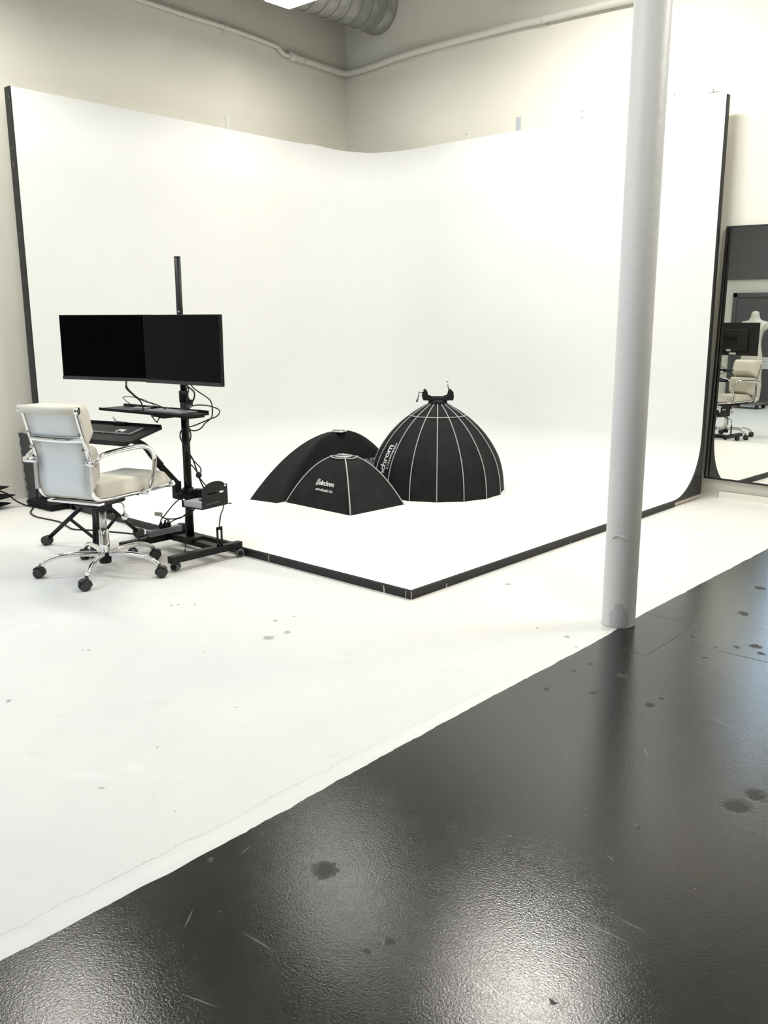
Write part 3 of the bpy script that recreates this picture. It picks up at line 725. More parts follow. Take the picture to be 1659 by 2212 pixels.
# rolled ends
def roll(y, z, name):
    t = MB(); t.cyl((-HWD-.012, y, z), (HWD+.012, y, z), .022, 18); t.build(name, M_LEATHER, chair)
    t = MB()
    for sx in (-1, 1): t.tube([(sx*(HWD+q_), y, z) for q_ in (.006, .018, .0182, .022)], [.0225, .0225, .013, .012], 18)
    t.build('roll_end_cap', M_CHROME, chair, split=True)
roll(-.378, 1.017, 'top_roll'); roll(.434, .488, 'front_roll')
def cushion(name, pts, thick, wid, n=12):
    """padded slab following rail points pts (y,z), thickness towards the sitter"""
    path = spline([(0, f, z) for f, z in pts], 4); N = len(path); t = MB(); rows = []
    for i, p in enumerate(path):
        d = (path[min(i+1, N-1)]-path[max(i-1, 0)]).normalized(); nr = Vector((0, d.z*-1, d.y))
        if nr.z < 0 and abs(nr.z) > abs(nr.y): nr = -nr
        if abs(nr.y) >= abs(nr.z) and nr.y < 0: nr = -nr
        e_ = min(1, math.sqrt(max(0, 1-(max(0, 1-min(i, N-1-i)/3.0))**2)))
        row = []
        for k in range(n+1):
            u = k/n*2-1; ex = (1-abs(u)**9)**.5*e_ if abs(u) < 1 else 0
            row.append(Vector((u*wid*(.985+.015*e_), p.y, p.z))+nr*(.006+thick*ex))
        rows.append(row)
    V = t.grid(rows, True)
    low = [[Vector((k/n*2-1, 0, 0)) for k in range(n+1)] for _ in path]
    rows_b = [[Vector((r[k].x, p.y, p.z)) + Vector((0, 0, 0)) for k in range(n+1)] for r, p in zip(rows, path)]
    V2 = t.grid(rows_b, True)
    loop = lambda V: [V[0][k] for k in range(n+1)]+[V[i][n] for i in range(1, N)]+[V[N-1][k] for k in range(n-1, -1, -1)]+[V[i][0] for i in range(N-2, 0, -1)]
    A, B = loop(V), loop(V2)
    for k in range(len(A)): t._f([A[k], A[(k+1) % len(A)], B[(k+1) % len(A)], B[k]], True)
    return t.build(name, M_LEATHER, chair)
cushion('upper_back_cushion', [(-.366, 1.035), (-.345, .95), (-.325, .87), (-.302, .815)], .118, HWD+.004)
cushion('lower_back_cushion', [(-.299, .80), (-.283, .73), (-.282, .66), (-.285, .61), (-.272, .568)], .105, HWD+.004)
cushion('seat_cushion', [(-.245, .520), (-.16, .507), (0, .503), (.2, .499), (.36, .498), (.428, .507)], .07, HWD+.010)
# cross bars of the back
t = MB(); bz = .855; by = -.33
t.tube(spline([(-HWD, by-.005, bz), (-HWD*.6, by-.012, bz-.004), (0, by-.016, bz-.006), (HWD*.6, by-.012, bz-.004), (HWD, by-.005, bz)], 5), [(.006, .017)]*21, 8, flat=(0, 1, 0)).build('back_cross_bar', M_CHROME, chair)
t = MB()
for sx in (-1, 1):
    for zz, yy in ((.885, -.338), (.80, -.315)): t.cyl((sx*(HWD-.002), yy-.02, zz), (sx*(HWD-.002), yy+.01, zz), .01, 10)
t.build('rail_bolt', M_CHROME, chair, split=True)
for sx in (-1, 1):
    a = sx*(HWD+.055)
    pts = [(sx*(HWD-.01), -.315, .722), (sx*(HWD+.03), -.318, .724), (a, -.305, .735), (a, -.27, .757), (a, -.20, .768), (a, -.06, .773), (a, .08, .770), (a, .145, .758), (a, .19, .725), (a, .208, .68), (a, .198, .62), (a, .178, .565), (a, .150, .515), (sx*(HWD+.03), .143, .492), (sx*(HWD-.015), .14, .484)]
    MB().tube(spline(pts, 6), .0145, 12).build('armrest', M_CHROME, chair)
    t = MB(); t.cyl((sx*(HWD-.02), -.312, .722), (sx*(HWD+.065), -.322, .724), .017, 14); t.cyl((sx*(HWD-.01), .143, .486), (sx*(HWD+.06), .143, .486), .014, 12); t.build('armrest_mount', M_CHROME, chair, split=True)
    t = MB(); t.box((sx*HWD-.012, -.312, .555), (sx*HWD+.012, -.288, .735)); t.build('clamp_plate', M_STEEL, chair)
# underframe
t = MB(); t.bar((-HWD, -.215, .475), (HWD, -.215, .475), .05, .012); t.bar((-HWD, .14, .474), (HWD, .14, .474), .05, .012); t.build('under_cross_bar', M_CHROME, chair, split=True)
t = MB(); t.box((-.085, -.15, .425), (.085, .12, .468), bev=.012); t.bar((-.085, .0, .452), (-HWD+.02, -.20, .474), .05, .012); t.bar((.085, .0, .452), (HWD-.02, -.20, .474), .05, .012); t.box((-.04, -.04, .385), (.04, .04, .43)); t.build('tilt_mechanism', M_BLACKM, chair)
t = MB(); t.tube([(.06, .03, .44), (.108, .045, .430), (.120, .047, .418), (.124, .05, .36)], .006, 8); t.sphere((.124, .05, .345), .022, 16); t.build('tilt_lever', M_CHROME, chair)
t = MB(); t.cyl((0, 0, .26), (0, 0, .40), .021, 20); t.build('gas_lift', M_STEEL, chair)
t = MB(); t.lathe([(.026, .075), (.03, .08), (.03, .262), (.024, .266)], 24); t.build('lift_sleeve', M_CHROME, chair)
t = MB(); t.lathe([(.034, .062), (.036, .07), (.036, .125), (.031, .13)], 20); t.build('base_hub', M_BLACKP, chair)
def twin_caster(parent, loc, ang, r=.031, tread=None, name='caster', drop=None):
    """hooded twin-wheel caster; loc = floor point under the stem"""
    mt = Matrix.Translation(loc) @ Matrix.Rotation(ang, 4, 'Z')
    t = MB()
    for sx in (-1, 1):
        t.lathe([(r*.55, -.010), (r*.94, -.010), (r, -.006), (r, .006), (r*.94, .010), (r*.6, .0105)], 22, mt @ axes((.016, sx*.0145, r), (1, 0, 0), (0, 0, 1), (0, 1, 0)))
    t2 = MB()
    for k in range(9):
        pass
    hood = [(.016+r*1.12*math.cos(R(a)), r+r*1.12*math.sin(R(a))) for a in range(-10, 191, 20)]
    t.poly_prism(hood, -.0045, .0045, mt @ axes((0, 0, 0), (1, 0, 0), (0, 0, 1), (0, 1, 0)))
    arc = [(.016+r*1.14*math.cos(R(a)), 0, r+r*1.14*math.sin(R(a))) for a in range(35, 196, 16)]
    t.tube(arc, [(.004, .024)]*len(arc), 8, flat=(1, 0, 0), mtx=mt)
    t.cyl((0, 0, r*1.5), (0, 0, r*2.75), .011, 12, mtx=mt)
    return t.build(name, M_RUB, parent)
for k in range(5):
    a = R(-119.5+72*k)-(PH-math.pi/2); dx, dy = math.cos(a), math.sin(a)
    t = MB(); pth = [(.03, .116), (.11, .125), (.20, .127), (.27, .121), (.32, .106), (.352, .088), (.365, .072)]
    path = spline([(dx*r_, dy*r_, z_) for r_, z_ in pth], 5)
    rad = [(.011+.007*(1-i/(len(path)-1)), .017-.004*(i/(len(path)-1))) for i in range(len(path))]
    rad = [(b_, a_) for a_, b_ in rad]
    t.tube(path, rad, 10, flat=(-dy, dx, 0)); leg = t.build('leg', M_CHROME, chair)
    twin_caster(leg, (dx*.365, dy*.365, 0), a+R(random.uniform(-60, 60)))

# ------------------------------------------------------------------ rolling workstation stand
PB = Vector((2.43, -4.01, 0))
st = empty('monitor_stand', PB); tag(st, 'black rolling monitor stand with pole, shelf and keyboard tray', 'stand')
def L(p): return Vector(p)-PB
def rel(pts): return [Vector(p)-PB for p in pts]
for bx in (2.225, 2.755):
    t = MB(); t.bar(L((bx, -4.40, .08)), L((bx, -3.86, .08)), .046, .042); bar = t.build('base_bar', M_BLACKM, st)
    t = MB(); t.bar(L((bx, -4.4012, .08)), L((bx, -4.3995, .08)), .036, .032); t.build('open_bar_end', M_BLACKP, bar)
t = MB(); t.bar(L((2.225, -4.02, .078)), L((2.755, -4.02, .078)), .055, .034); t.build('cross_bar', M_BLACKM, st)
t = MB(); t.bar(L((2.225, -3.90, .078)), L((2.755, -3.90, .078)), .03, .03); t.build('cross_bar', M_BLACKM, st)
t = MB(); t.box((-.075, -.055, .07), (.075, .05, .112), bev=.006); t.build('pole_foot', M_BLACKM, st)
def plain_caster(parent, loc, ang, r=.027):
    mt = Matrix.Translation(loc) @ Matrix.Rotation(ang, 4, 'Z'); t = MB()
    for sx in (-1, 1): t.lathe([(r*.7, -.009), (r*.96, -.009), (r, -.005), (r, .005), (r*.96, .009), (r*.7, .009)], 20, mt @ axes((.012, sx*.014, r), (1, 0, 0), (0, 0, 1), (0, 1, 0)))
    w_ = t.build('caster', M_GREYR, parent)
    t = MB()
    for sx in (-1, 1): t.lathe([(r*.66, -.0098), (r*.66, .0098)], 16, mt @ axes((.012, sx*.014, r), (1, 0, 0), (0, 0, 1), (0, 1, 0)))
    t.cyl((0, 0, r), (0, 0, r*2.3), .008, 10, mtx=mt); t.box((-.012, -.005, r*.6), (.022, .005, r*2.1), mt); t.build('caster_hub', M_BLACKP, w_)
for bx, by, a in ((2.72, -4.35, .5), (2.757, -3.885, 1.2), (2.225, -4.33, .4), (2.225, -3.90, 2.0)): plain_caster(st, L((bx, by, 0)), a)
t = MB(); t.cyl((0, 0, .10), (0, 0, 1.02), .0255, 24); t.build('lower_pole', M_BLACKM, st)
t = MB(); t.cyl((0, 0, 1.0), (0, 0, 1.872), .0195, 24); t.build('upper_pole', M_BLACKM, st)
t = MB(); t.cyl((0, 0, .985), (0, 0, 1.055), .030, 24); t.build('pole_collar', M_BLACKM, st)
t = MB(); t.cyl((.011, -.0155, 1.545), (.0125, -.0185, 1.545), .006, 10); t.build('pole_hole', M_PALE, st, label='pale pin hole')
t = MB(); t.cyl((0, 0, 1.868), (0, 0, 1.876), .0198, 24); t.build('pole_cap', M_BLACKP, st)
# L bracket standing on the right bar
t = MB(); q = L((2.765, -4.03, 0))
for dy in (-.016, .016): t.box((q.x-.003, q.y+dy-.006, .10), (q.x+.003, q.y+dy+.006, .215))
t.box((q.x-.003, q.y-.022, .205), (q.x+.003, q.y+.022, .225)); t.box((q.x-.003, q.y-.022, .098), (q.x+.003, q.y+.022, .112)); t.build('slotted_bracket', M_BLACKM, st)
# shelf
sh_u = Vector((.9962, .0875, 0)); sh_v = Vector((-.0875, .9962, 0))
sm = axes(L((1.835, -4.262, .93)), sh_u, sh_v, (0, 0, 1))
t = MB(); t.box((0, 0, -.016), (.835, .205, -.004), sm); t.box((0, .198, -.016), (.835, .205, .012), sm); t.box((0, 0, -.018), (.835, .006, 0), sm); t.box((.80, .02, -.03), (.812, .19, -.016), sm); t.build('shelf', M_BLACKM, st)
t = MB(); t.box((.455, .07, -.038), (.515, .15, -.018), sm); t.build('shelf_box', M_BLACKP, st, label='small black box under the shelf')
t = MB(); t.bar(L((2.43, -4.01, .905)), L((2.43, -4.19, .905)), .06, .02); t.cyl((0, 0, .885), (0, 0, .925), .034, 20); t.build('shelf_clamp', M_BLACKM, st)
# keyboard tray
tu = Vector((.97, .243, 0)).normalized(); tv = (Vector((2.425, -4.18, .84))-Vector((2.50, -4.47, .78))).normalized(); tn = tu.cross(tv).normalized(); tv = tn.cross(tu)
TR = Vector((2.50, -4.47, .78)); TW, TD = .62, .30
tm = axes(L(TR-tu*TW), tu, tv, tn)
t = MB(); t.box((0, 0, -.014), (TW, TD, 0), tm); t.box((0, TD-.008, -.014), (TW, TD, .016), tm); t.box((0, -.003, -.030), (TW-.01, .004, 0), tm); t.build('keyboard_tray', M_BLACKM, st)
t = MB(); t.box((TW*.40, TD-.03, .0), (TW*.56, TD-.008, .022), tm); t.build('tray_holder', M_BLACKP, st)
armp = rel([(2.350, -4.345, .765), (2.362, -4.27, .72), (2.372, -4.22, .65), (2.385, -4.18, .595)])
t = MB(); t.tube(spline(armp, 4), [(.034, .022)]*13, 8, flat=(1, 0, 0)); t.box((-.05, -.1, -.045), (.05, .1, -.014), axes(L(TR-tu*.2+tv*.15), tu, tv, tn)); t.build('tray_arm', M_BLACKM, st)
t = MB(); t.bar(armp[-1]+Vector((-.01, -.02, .02)), L((2.43, -4.10, .475)), .045, .042); t.build('lower_tray_arm', M_BLACKM, st)
t = MB(); t.box(tuple(L((2.40, -4.115, .37))), tuple(L((2.445, -4.07, .485))), bev=.006); t.bar(L((2.425, -4.09, .40)), L((2.43, -4.02, .40)), .05, .05); t.cyl((0, 0, .36), (0, 0, .43), .036, 20); t.cyl(L((2.455, -4.10, .405)), L((2.50, -4.125, .395)), .022, 14); t.build('tray_clamp', M_BLACKP, st)
# holder for the small computer
hu = Vector((.99, .14, 0)); hv = Vector((-.14, .99, 0)); hm = axes(L((2.70, -4.105, .334)), hu, hv, (0, 0, 1))
HL, HB = .228, .175
def slot_panel():
    out = [(0, 0), (HL, 0), (HL, .132), (HL-.03, .132)]
    for k in range(1, 12):
        a = math.pi*k/12; out.append((HL/2+.0+math.cos(a)*(HL/2-.03), .132+math.sin(a)*.05))
    out += [(.03, .132), (0, .132)]
    return out
# panel with two long slots, built from strips
pm = hm @ axes((0, 0, 0), (0, 1, 0), (0, 0, 1), (1, 0, 0))
t = MB()
def strip(x0, y0, x1, y1): t.box((x0, y0, -.0015), (x1, y1, .0015), pm)
strip(0, 0, HL, .022); strip(0, .022, .035, .032); strip(HL-.045, .022, HL, .032); strip(0, .032, HL, .085); strip(0, .085, .05, .097); strip(HL-.035, .085, HL, .097); strip(0, .097, HL, .122)
strip(0, .122, .008, .132); strip(.03, .122, HL-.03, .132); strip(HL-.008, .122, HL, .132); strip(0, .130, .04, .136); strip(HL-.04, .130, HL, .136)
arc = [(.025, .132)]+[(HL/2-math.cos(math.pi*k/14)*(HL/2-.025), .132+math.sin(math.pi*k/14)*.034) for k in range(1, 14)]+[(HL-.025, .132)]
t.poly_prism(arc, -.0015, .0015, pm)
t.build('holder_panel', M_BLACKM, st)
t = MB(); t.box((-HB, 0, 0), (0, HL, .003), hm); t.box((-HB, HL-.003, 0), (0, HL, .06), hm); t.box((-HB-.003, 0, 0), (-HB, HL, .04), hm); t.box((-HB-.003, .0, .04), (-HB, .008, .068), hm); t.box((-HB-.003, .045, .04), (-HB, HL, .068), hm); t.box((-HB-.003, 0, .062), (-HB, HL, .070), hm); t.build('holder_base', M_BLACKM, st)
t = MB(); t.bar(L((2.47, -3.99, .40)), L((2.55, -3.95, .40)), .05, .05); t.bar(L((2.55, -3.95, .40)), hm @ Vector((-.06, HL-.02, .06)), .05, .04); t.build('holder_clamp', M_BLACKP, st)
t = MB(); t.tube([hm @ Vector((.0, HL, .004)), hm @ Vector((.015, HL+.012, .0)), hm @ Vector((.005, HL+.028, .002)), hm @ Vector((-.01, HL+.02, .004))], .0025, 6); t.build('holder_hook', M_BLACKM, st)
# monitor arms
for cx_, cy_ in ((1.985, -4.245), (2.645, -4.135)):
    t = MB(); q = L((cx_, cy_, 1.32)); e2 = Vector((q.x*.5, q.y*.3+.12, 1.32)); t.bar(Vector((0, 0, 1.32)), e2, .035, .045); t.bar(e2, q, .035, .045); t.cyl(e2-Vector((0, 0, .035)), e2+Vector((0, 0, .035)), .026, 16); t.build('monitor_arm', M_BLACKM, st)
t = MB(); t.cyl((0, 0, 1.27), (0, 0, 1.37), .033, 20); t.build('arm_clamp', M_BLACKP, st)

# monitors
def monitor(p1, p2, z0, z1, label, scr, stickers):
    p1, p2 = Vector((*p1, 0)), Vector((*p2, 0)); w_ = (p2-p1).length; u = (p2-p1).normalized(); v = Vector((-u.y, u.x, 0)); H = z1-z0
    e = empty('monitor', (p1+p2)/2+Vector((0, 0, z0))); e.rotation_euler = (0, 0, math.atan2(u.y, u.x)); tag(e, label, 'monitor', 'monitors on the rolling stand')
    h = w_/2
    t = MB(); t.box((-h, 0, 0), (h, .026, H), bev=.003); t.build('housing', M_BLACKP, e)
    t = MB(); t.box((-h*.62, .026, H*.12), (h*.62, .05, H*.80), bev=.012); t.build('rear_hump', M_BLACKP, e)
    t = MB(); t.box((-h+.007, -.0012, .024), (h-.007, .0005, H-.007)); t.build('screen', scr, e)
    t = MB(); t.box((-h, -.004, 0), (h, .001, .021), bev=.001); t.build('bezel_chin', mat('chin_grey', (.028, .029, .03), .5), e)
    t = MB(); t.box((-.055, .05, H*.5-.055), (.055, .062, H*.5+.055)); t.cyl((0, .06, H*.5), (0, .085, H*.5), .028, 16); t.build('mount_plate', M_BLACKM, e)
    t = MB(); t.box((-h*.55, .0505, H*.215), (h*.55, .0535, H*.235)); t.build('port_recess', M_BLACKM, e)
    if stickers:
        t = MB(); t.box((-.075, .0505, H*.12), (-.005, .052, H*.20)); t.build('label_sticker', M_GREYPL, e)
        t = MB(); t.box((-.06, .0525, H*.145), (-.022, .053, H*.175)); t.build('label_sticker', M_PALE, e)
        t = MB(); t.box((-.04, .0265, H*.03), (.05, .029, H*.09)); t.build('label_sticker', M_PALE, e)
    return e
monitor((1.630, -4.385), (2.345, -4.168), 1.113, 1.527, 'wide black switched-off monitor over the keyboard, partly overlapped by the other monitor', M_SCREEN, False)
monitor((2.318, -4.205), (2.978, -4.134), 1.112, 1.526, 'black switched-off monitor hiding the pole, its edge overlapping the other monitor', M_SCREEN2, True)

# keyboard on the tray
kw, kd = .42, .125
kb_m = axes(TR-tu*(.095+kw)+tv*.118+tn*.001, tu, tv, tn)
kb = empty('keyboard'); kb.matrix_world = kb_m; tag(kb, 'thin dark full-size keyboard lying on the tilted tray', 'keyboard')
t = MB(); t.box((0, 0, 0), (kw, kd, .008), bev=.002); t.build('body', M_KEYB, kb)
t = MB()
for j in range(6):
    x = .006
    while x < kw-.022:
        wk = .0155
        if j == 0 and .10 < x < .19: wk = .092
        if not (.286 < x < .290 or .345 < x < .35): t.box((x, .006+j*.0195, .008), (x+wk, .006+j*.0195+.0150, .0105))
        x += wk+.0038
t.build('keys', M_KEY, kb)
t = MB(); t.box((.285, .030, .0108), (.345, .058, .0125)); t.box((.285, .012, .0108), (.300, .03, .0125)); t.box((.330, .012, .0108), (.345, .03, .0125)); t.build('pale_key_patch', M_PALE, kb, label='pale patch on the arrow keys')  # flat pale patch laid over the arrow keys
t = MB()
for x in (.06, .2, .3): t.cyl((x, -.001, .003), (x, -.004, .003), .003, 8)
t.build('foot', M_PALE, kb, split=True)
q = TR-tu*(TW*.58)+tv*(TD-.02)+tn*.02
stick = MB(); stick.cyl((0, 0, 0), (-.028, -.008, .052), .0075, 12)
o = stick.build('usb_stick', M_PAPER); o.location = q; tag(o, 'small white stick leaning up from the back of keyboard tray', 'stick')

# small computer in the holder
o = empty('mini_computer'); o.matrix_world = axes(Vector((2.70, -4.105, .338))+hu*-.005, hu, hv, (0, 0, 1)); tag(o, 'flat silver grey mini computer lying in the black slotted metal holder', 'computer')
t = MB(); t.box((-.165, .006, 0), (-.006, .19, .036), bev=.004); t.build('case', M_ALU, o)
t = MB(); t.lathe([(.035, .0355), (.035, .037)], 24, Matrix.Translation((-.07, .10, 0)) @ Matrix.Diagonal((1, 1.2, 1, 1))); t.build('top_disc', M_BLACKP, o)

# things lying on the shelf
SM = sm.copy(); SM.translation = SM.translation+PB
def onshelf(name, a, b, m, label, cat, rz=0.0, bev=.002):
    c0 = Vector(((a[0]+b[0])/2, (a[1]+b[1])/2, a[2]))
    o = MB().box((a[0]-c0.x, a[1]-c0.y, 0), (b[0]-c0.x, b[1]-c0.y, b[2]-a[2]), bev=bev).build(name, m)
    o.matrix_world = SM @ Matrix.Translation(c0) @ Matrix.Rotation(rz, 4, 'Z'); return tag(o, label, cat)
onshelf('slim_drive', (.43, .03, -.003), (.77, .17, .008), M_GREYPL, 'flat dark grey slab at the pole end of the shelf', 'drive', .02)
onshelf('usb_hub', (.28, .05, -.003), (.39, .11, .013), M_KEYB, 'flat dark hub in the middle of the shelf', 'hub', .25)
onshelf('cable_adapter', (.205, .12, -.003), (.255, .145, .012), M_BLACKP, 'small black cable adapter at the left of the shelf', 'adapter', -.3)
onshelf('cable_adapter', (.30, .14, -.003), (.36, .165, .014), M_BLACKP, 'small black cable adapter behind the flat hub on the shelf', 'adapter', .1)
onshelf('cable_adapter', (.42, .165, -.003), (.50, .19, .012), M_BLACKP, 'black cable adapter at the back edge of shelf before the pole', 'adapter', .05)

# power strip lying on the left base bar
ps = empty('power_strip', (2.235, -4.205, .103), R(90)); tag(ps, 'grey power strip with three black plugs lying on a base bar of the stand', 'power strip')
t = MB(); t.box((0, -.024, 0), (.34, .024, .042), bev=.004); t.build('case', M_GREYPL, ps)
t = MB()
for k in range(5): t.box((.03+k*.03, -.014, .0415), (.05+k*.03, .014, .0435))
t.build('outlet', M_BLACKP, ps, split=True)
t = MB(); t.box((.255, -.0265, -.002), (.29, .0265, .046)); t.build('strap', M_BLACKM, ps)
def plug(x, y, label):
    t = MB(); t.lathe([(.013, 0), (.016, .006), (.016, .022), (.008, .034), (.0045, .05)], 14); o = t.build('power_plug', M_BLACKP); o.location = (2.235+y, -4.245+x, .146); tag(o, label, 'plug', 'plugs in the power strip')
plug(.145, 0, 'black plug in the power strip nearest the strip end with free sockets'); plug(.175, .004, 'middle one of the three black plugs in the power strip'); plug(.205, 0, 'black plug in the power strip nearest the strap round the strip')
o = MB().box((-.03, -.01, -.012), (.02, .01, .012), frame(.3), bev=.002).build('cable_tag', M_CLEAR); o.location = (2.31, -4.16, .262); tag(o, 'pale clear plastic cable tag held up above the plugs', 'tag')

# cables
CABLES = {
'mon_l_a': ([(2.246, -4.300, 1.14), (2.253, -4.31, 1.1), (2.264, -4.315, 1.077), (2.294, -4.28, 1.03), (2.311, -4.25, .995), (2.317, -4.235, .940)], .0045, 'thick black cable from the left monitor straight down to the shelf'),
'mon_l_b': ([(2.257, -4.300, 1.14), (2.262, -4.31, 1.088), (2.301, -4.276, 1.03), (2.332, -4.233, .997), (2.367, -4.184, .979), (2.386, -4.12, .945)], .0035, 'black cable sloping from the left monitor to the middle of the shelf'),
'loop': ([(2.07, -4.14, .938), (2.06, -4.2, .985), (2.10, -4.24, 1.01), (2.16, -4.22, 1.015), (2.23, -4.18, 1.0), (2.27, -4.14, .97), (2.28, -4.10, .942)], .0025, 'thin black cable arching over the left half of shelf'),
'under': ([(2.305, -4.19, .925), (2.348, -4.19, .889), (2.371, -4.178, .864), (2.373, -4.17, .881), (2.39, -4.13, .920)], .0035, 'short cable hanging in a V below the shelf'),
'mon_r_a': ([(2.525, -4.08, 1.13), (2.528, -4.05, 1.092), (2.538, -4.01, 1.054), (2.537, -4.01, 1.014), (2.522, -4.03, .974), (2.501, -4.06, .942)], .005, 'thick black cable curving from the right monitor onto the shelf'),
'mon_r_b': ([(2.563, -4.07, 1.13), (2.562, -4.02, 1.073), (2.60, -3.94, 1.005), (2.60, -3.92, .95), (2.60, -3.93, .89), (2.58, -3.965, .857), (2.569, -3.985, .829), (2.549, -4.01, .812), (2.52, -4.03, .813), (2.47, -4.02, .831)], .004, 'black cable hanging from the right monitor past the shelf end in a loop'),
'side': ([(2.52, -4.05, .942), (2.536, -4.034, .964), (2.546, -4.02, .969), (2.568, -3.99, .972), (2.62, -3.95, .965), (2.67, -3.92, .941), (2.66, -3.93, .905), (2.60, -3.96, .878), (2.536, -4.02, .842), (2.47, -4.03, .828)], .004, 'black cable looping around the right end of the shelf'),
'loop2': ([(2.466, -4.015, .95), (2.470, -4.02, 1.024), (2.480, -4.022, 1.065), (2.487, -4.019, 1.079), (2.490, -4.014, 1.062), (2.478, -4.019, 1.024), (2.485, -4.012, 1.012), (2.49, -4.01, 1.0)], .0035, 'small upright cable loop beside the pole above the shelf'),
'pole_l': ([(2.459, -4.046, .822), (2.452, -4.060, .802), (2.448, -4.066, .776), (2.452, -4.060, .746), (2.462, -4.048, .713), (2.475, -4.033, .674), (2.49, -4.010, .629), (2.502, -3.996, .57), (2.505, -3.983, .526), (2.51, -3.976, .494), (2.53, -3.97, .452), (2.55, -3.96, .41)], .0045, 'black cable running down the near side of the pole'),
'pole_r': ([(2.484, -4.021, .825), (2.487, -4.016, .807), (2.490, -4.013, .772), (2.485, -4.025, .733), (2.470, -4.045, .704), (2.464, -4.052, .645), (2.460, -4.055, .586), (2.465, -4.052, .51), (2.478, -4.040, .46)], .0045, 'black cable twisted round the pole below the shelf'),
'hang': ([(2.468, -4.036, .719), (2.481, -4.025, .659), (2.488, -4.015, .63), (2.506, -3.989, .592), (2.520, -3.97, .561), (2.518, -3.973, .532), (2.511, -3.983, .516), (2.519, -3.972, .489), (2.547, -3.947, .44)], .004, 'black cable swinging out from the pole above the holder'),
'knotb': ([(2.478, -4.028, .601), (2.505, -4.008, .564), (2.519, -3.989, .522), (2.523, -3.983, .488), (2.545, -3.965, .43)], .004, 'thin black cable beside the cable knot above the holder'),
'toplug': ([(2.42, -4.06, .37), (2.385, -4.085, .335), (2.352, -4.10, .298), (2.30, -4.11, .245), (2.26, -4.11, .215), (2.235, -4.10, .190)], .004, 'black cable slanting from the pole clamp down to the plugs'),
'floorc': ([(2.55, -4.12, .332), (2.53, -4.108, .289), (2.52, -4.108, .241), (2.512, -4.10, .152), (2.50, -4.095, .09), (2.48, -4.10, .02), (2.47, -4.11, .004)], .003, 'thin black cable hanging from the holder to the floor'),
'lowa': ([(2.54, -4.03, .325), (2.507, -4.06, .275), (2.486, -4.075, .266), (2.45, -4.119, .247), (2.38, -4.138, .236), (2.34, -4.149, .240), (2.318, -4.158, .255)], .0045, 'black cable from behind the pole to the clear tag'),
'lowb': ([(2.52, -4.04, .33), (2.481, -4.094, .262), (2.43, -4.12, .237), (2.37, -4.12, .210), (2.30, -4.09, .20), (2.25, -4.055, .205), (2.239, -4.07, .190)], .004, 'black cable sagging from behind the pole to the middle plug'),
'lbr': ([(2.69, -3.93, .338), (2.73, -3.97, .32), (2.758, -4.01, .294), (2.765, -4.03, .226)], .004, 'thin black cable hanging from the holder to the slotted bracket'),
}
for k, (pts, r_, lab) in CABLES.items():
    P0 = Vector(pts[0]); o = MB().tube(spline([Vector(p)-P0 for p in pts], 8), r_, 8).build('cable', M_CABLE); o.location = P0; tag(o, lab, 'cable', 'cables of the monitor stand')
o = MB().sphere((0, 0, 0), .02, 12, sc=(1, 1, 1.1)).build('cable_tie', M_CABLE); o.location = (2.516, -3.985, .52); tag(o, 'black knot tying the hanging cables together above the holder', 'cable tie')
o = MB().box((-.012, -.012, -.018), (.012, .012, .018), bev=.003).build('cable_block', M_BLACKP); o.location = (2.494, -4.008, .985); tag(o, 'small black cable block beside the pole above the shelf', 'adapter')

# ------------------------------------------------------------------ low rolling light stand behind the chair
TS = Vector((1.893, -4.371, 0)); ts = empty('light_stand', TS); tag(ts, 'black low roller tripod stand behind the office chair', 'light stand')
t = MB(); t.cyl((0, 0, .015), (0, 0, .60), .0205, 16); t.build('column', M_BLACKM, ts)
t = MB(); t.cyl((0, 0, .30), (0, 0, .36), .034, 16); t.build('upper_collar', M_BLACKP, ts)
t = MB(); t.cyl((0, 0, .05), (0, 0, .085), .028, 16); t.build('lower_collar', M_BLACKP, ts)
t = MB(); t.box((.012, -.021, .17), (.024, -.012, .26), frame(R(-38))); t.build('printed_label', M_ORANGE, ts, label='brownish printed strip')
for (wx, wy) in ((1.544, -4.545), (1.814, -4.005), (2.075, -4.50)):
    w_ = Vector((wx, wy, 0))-TS; d_ = w_.normalized(); t = MB(); r_ = .033
    a, b = d_*.035+Vector((0, 0, .335)), w_-d_*.02+Vector((0, 0, r_+.02))
    t.tube([a, b], .0145, 12); lg_ = t.build('leg', M_BLACKM, ts)
    q = Vector((-d_.y, d_.x, 0)); t = MB()
    for sx in (-1, 1): t.lathe([(r_*.3, -.011), (r_*.95, -.011), (r_, -.006), (r_, .006), (r_*.95, .011), (r_*.3, .012)], 22, axes(w_+Vector((0, 0, r_))+q*.016*sx, d_, Vector((0, 0, 1)), q))
    t.sphere(w_+Vector((0, 0, r_+.004)), .024, 12); t.build('caster', M_RUB, lg_)
    mid = a.lerp(b, .5); t = MB(); t.bar(mid, d_*.02+Vector((0, 0, .068)), .012, .018); t.build('brace', M_BLACKM, ts)
t = MB(); q = Vector((1.935, -4.30, 0))-TS; t.box((q.x-.02, q.y-.02, .235), (q.x+.02, q.y+.02, .335), bev=.004); t.build('locking_lever', M_BLACKP, ts)

# ------------------------------------------------------------------ left-hand odds and ends
# wavy foam sheet slipped behind the cyclorama end
fm = MB(); H_ = .558; n = 60; ed = []
for k in range(n+1):
    z = H_*k/n; ed.append((-.035-.078*(z/H_)**.85-.011*math.sin(z*2*math.pi/.075), z))
out = [(.10, 0)]+ed+[(.10, H_)]
fmx = axes((0, -3.862, .006), (1, 0, 0), (0, 0, 1), (0, -1, 0))
fm.poly_prism(out, -.012, .012); o = fm.build('foam_sheet', M_FOAM); o.matrix_world = fmx; tag(o, 'dark grey foam sheet with a wavy edge behind the cyclorama end', 'foam sheet')
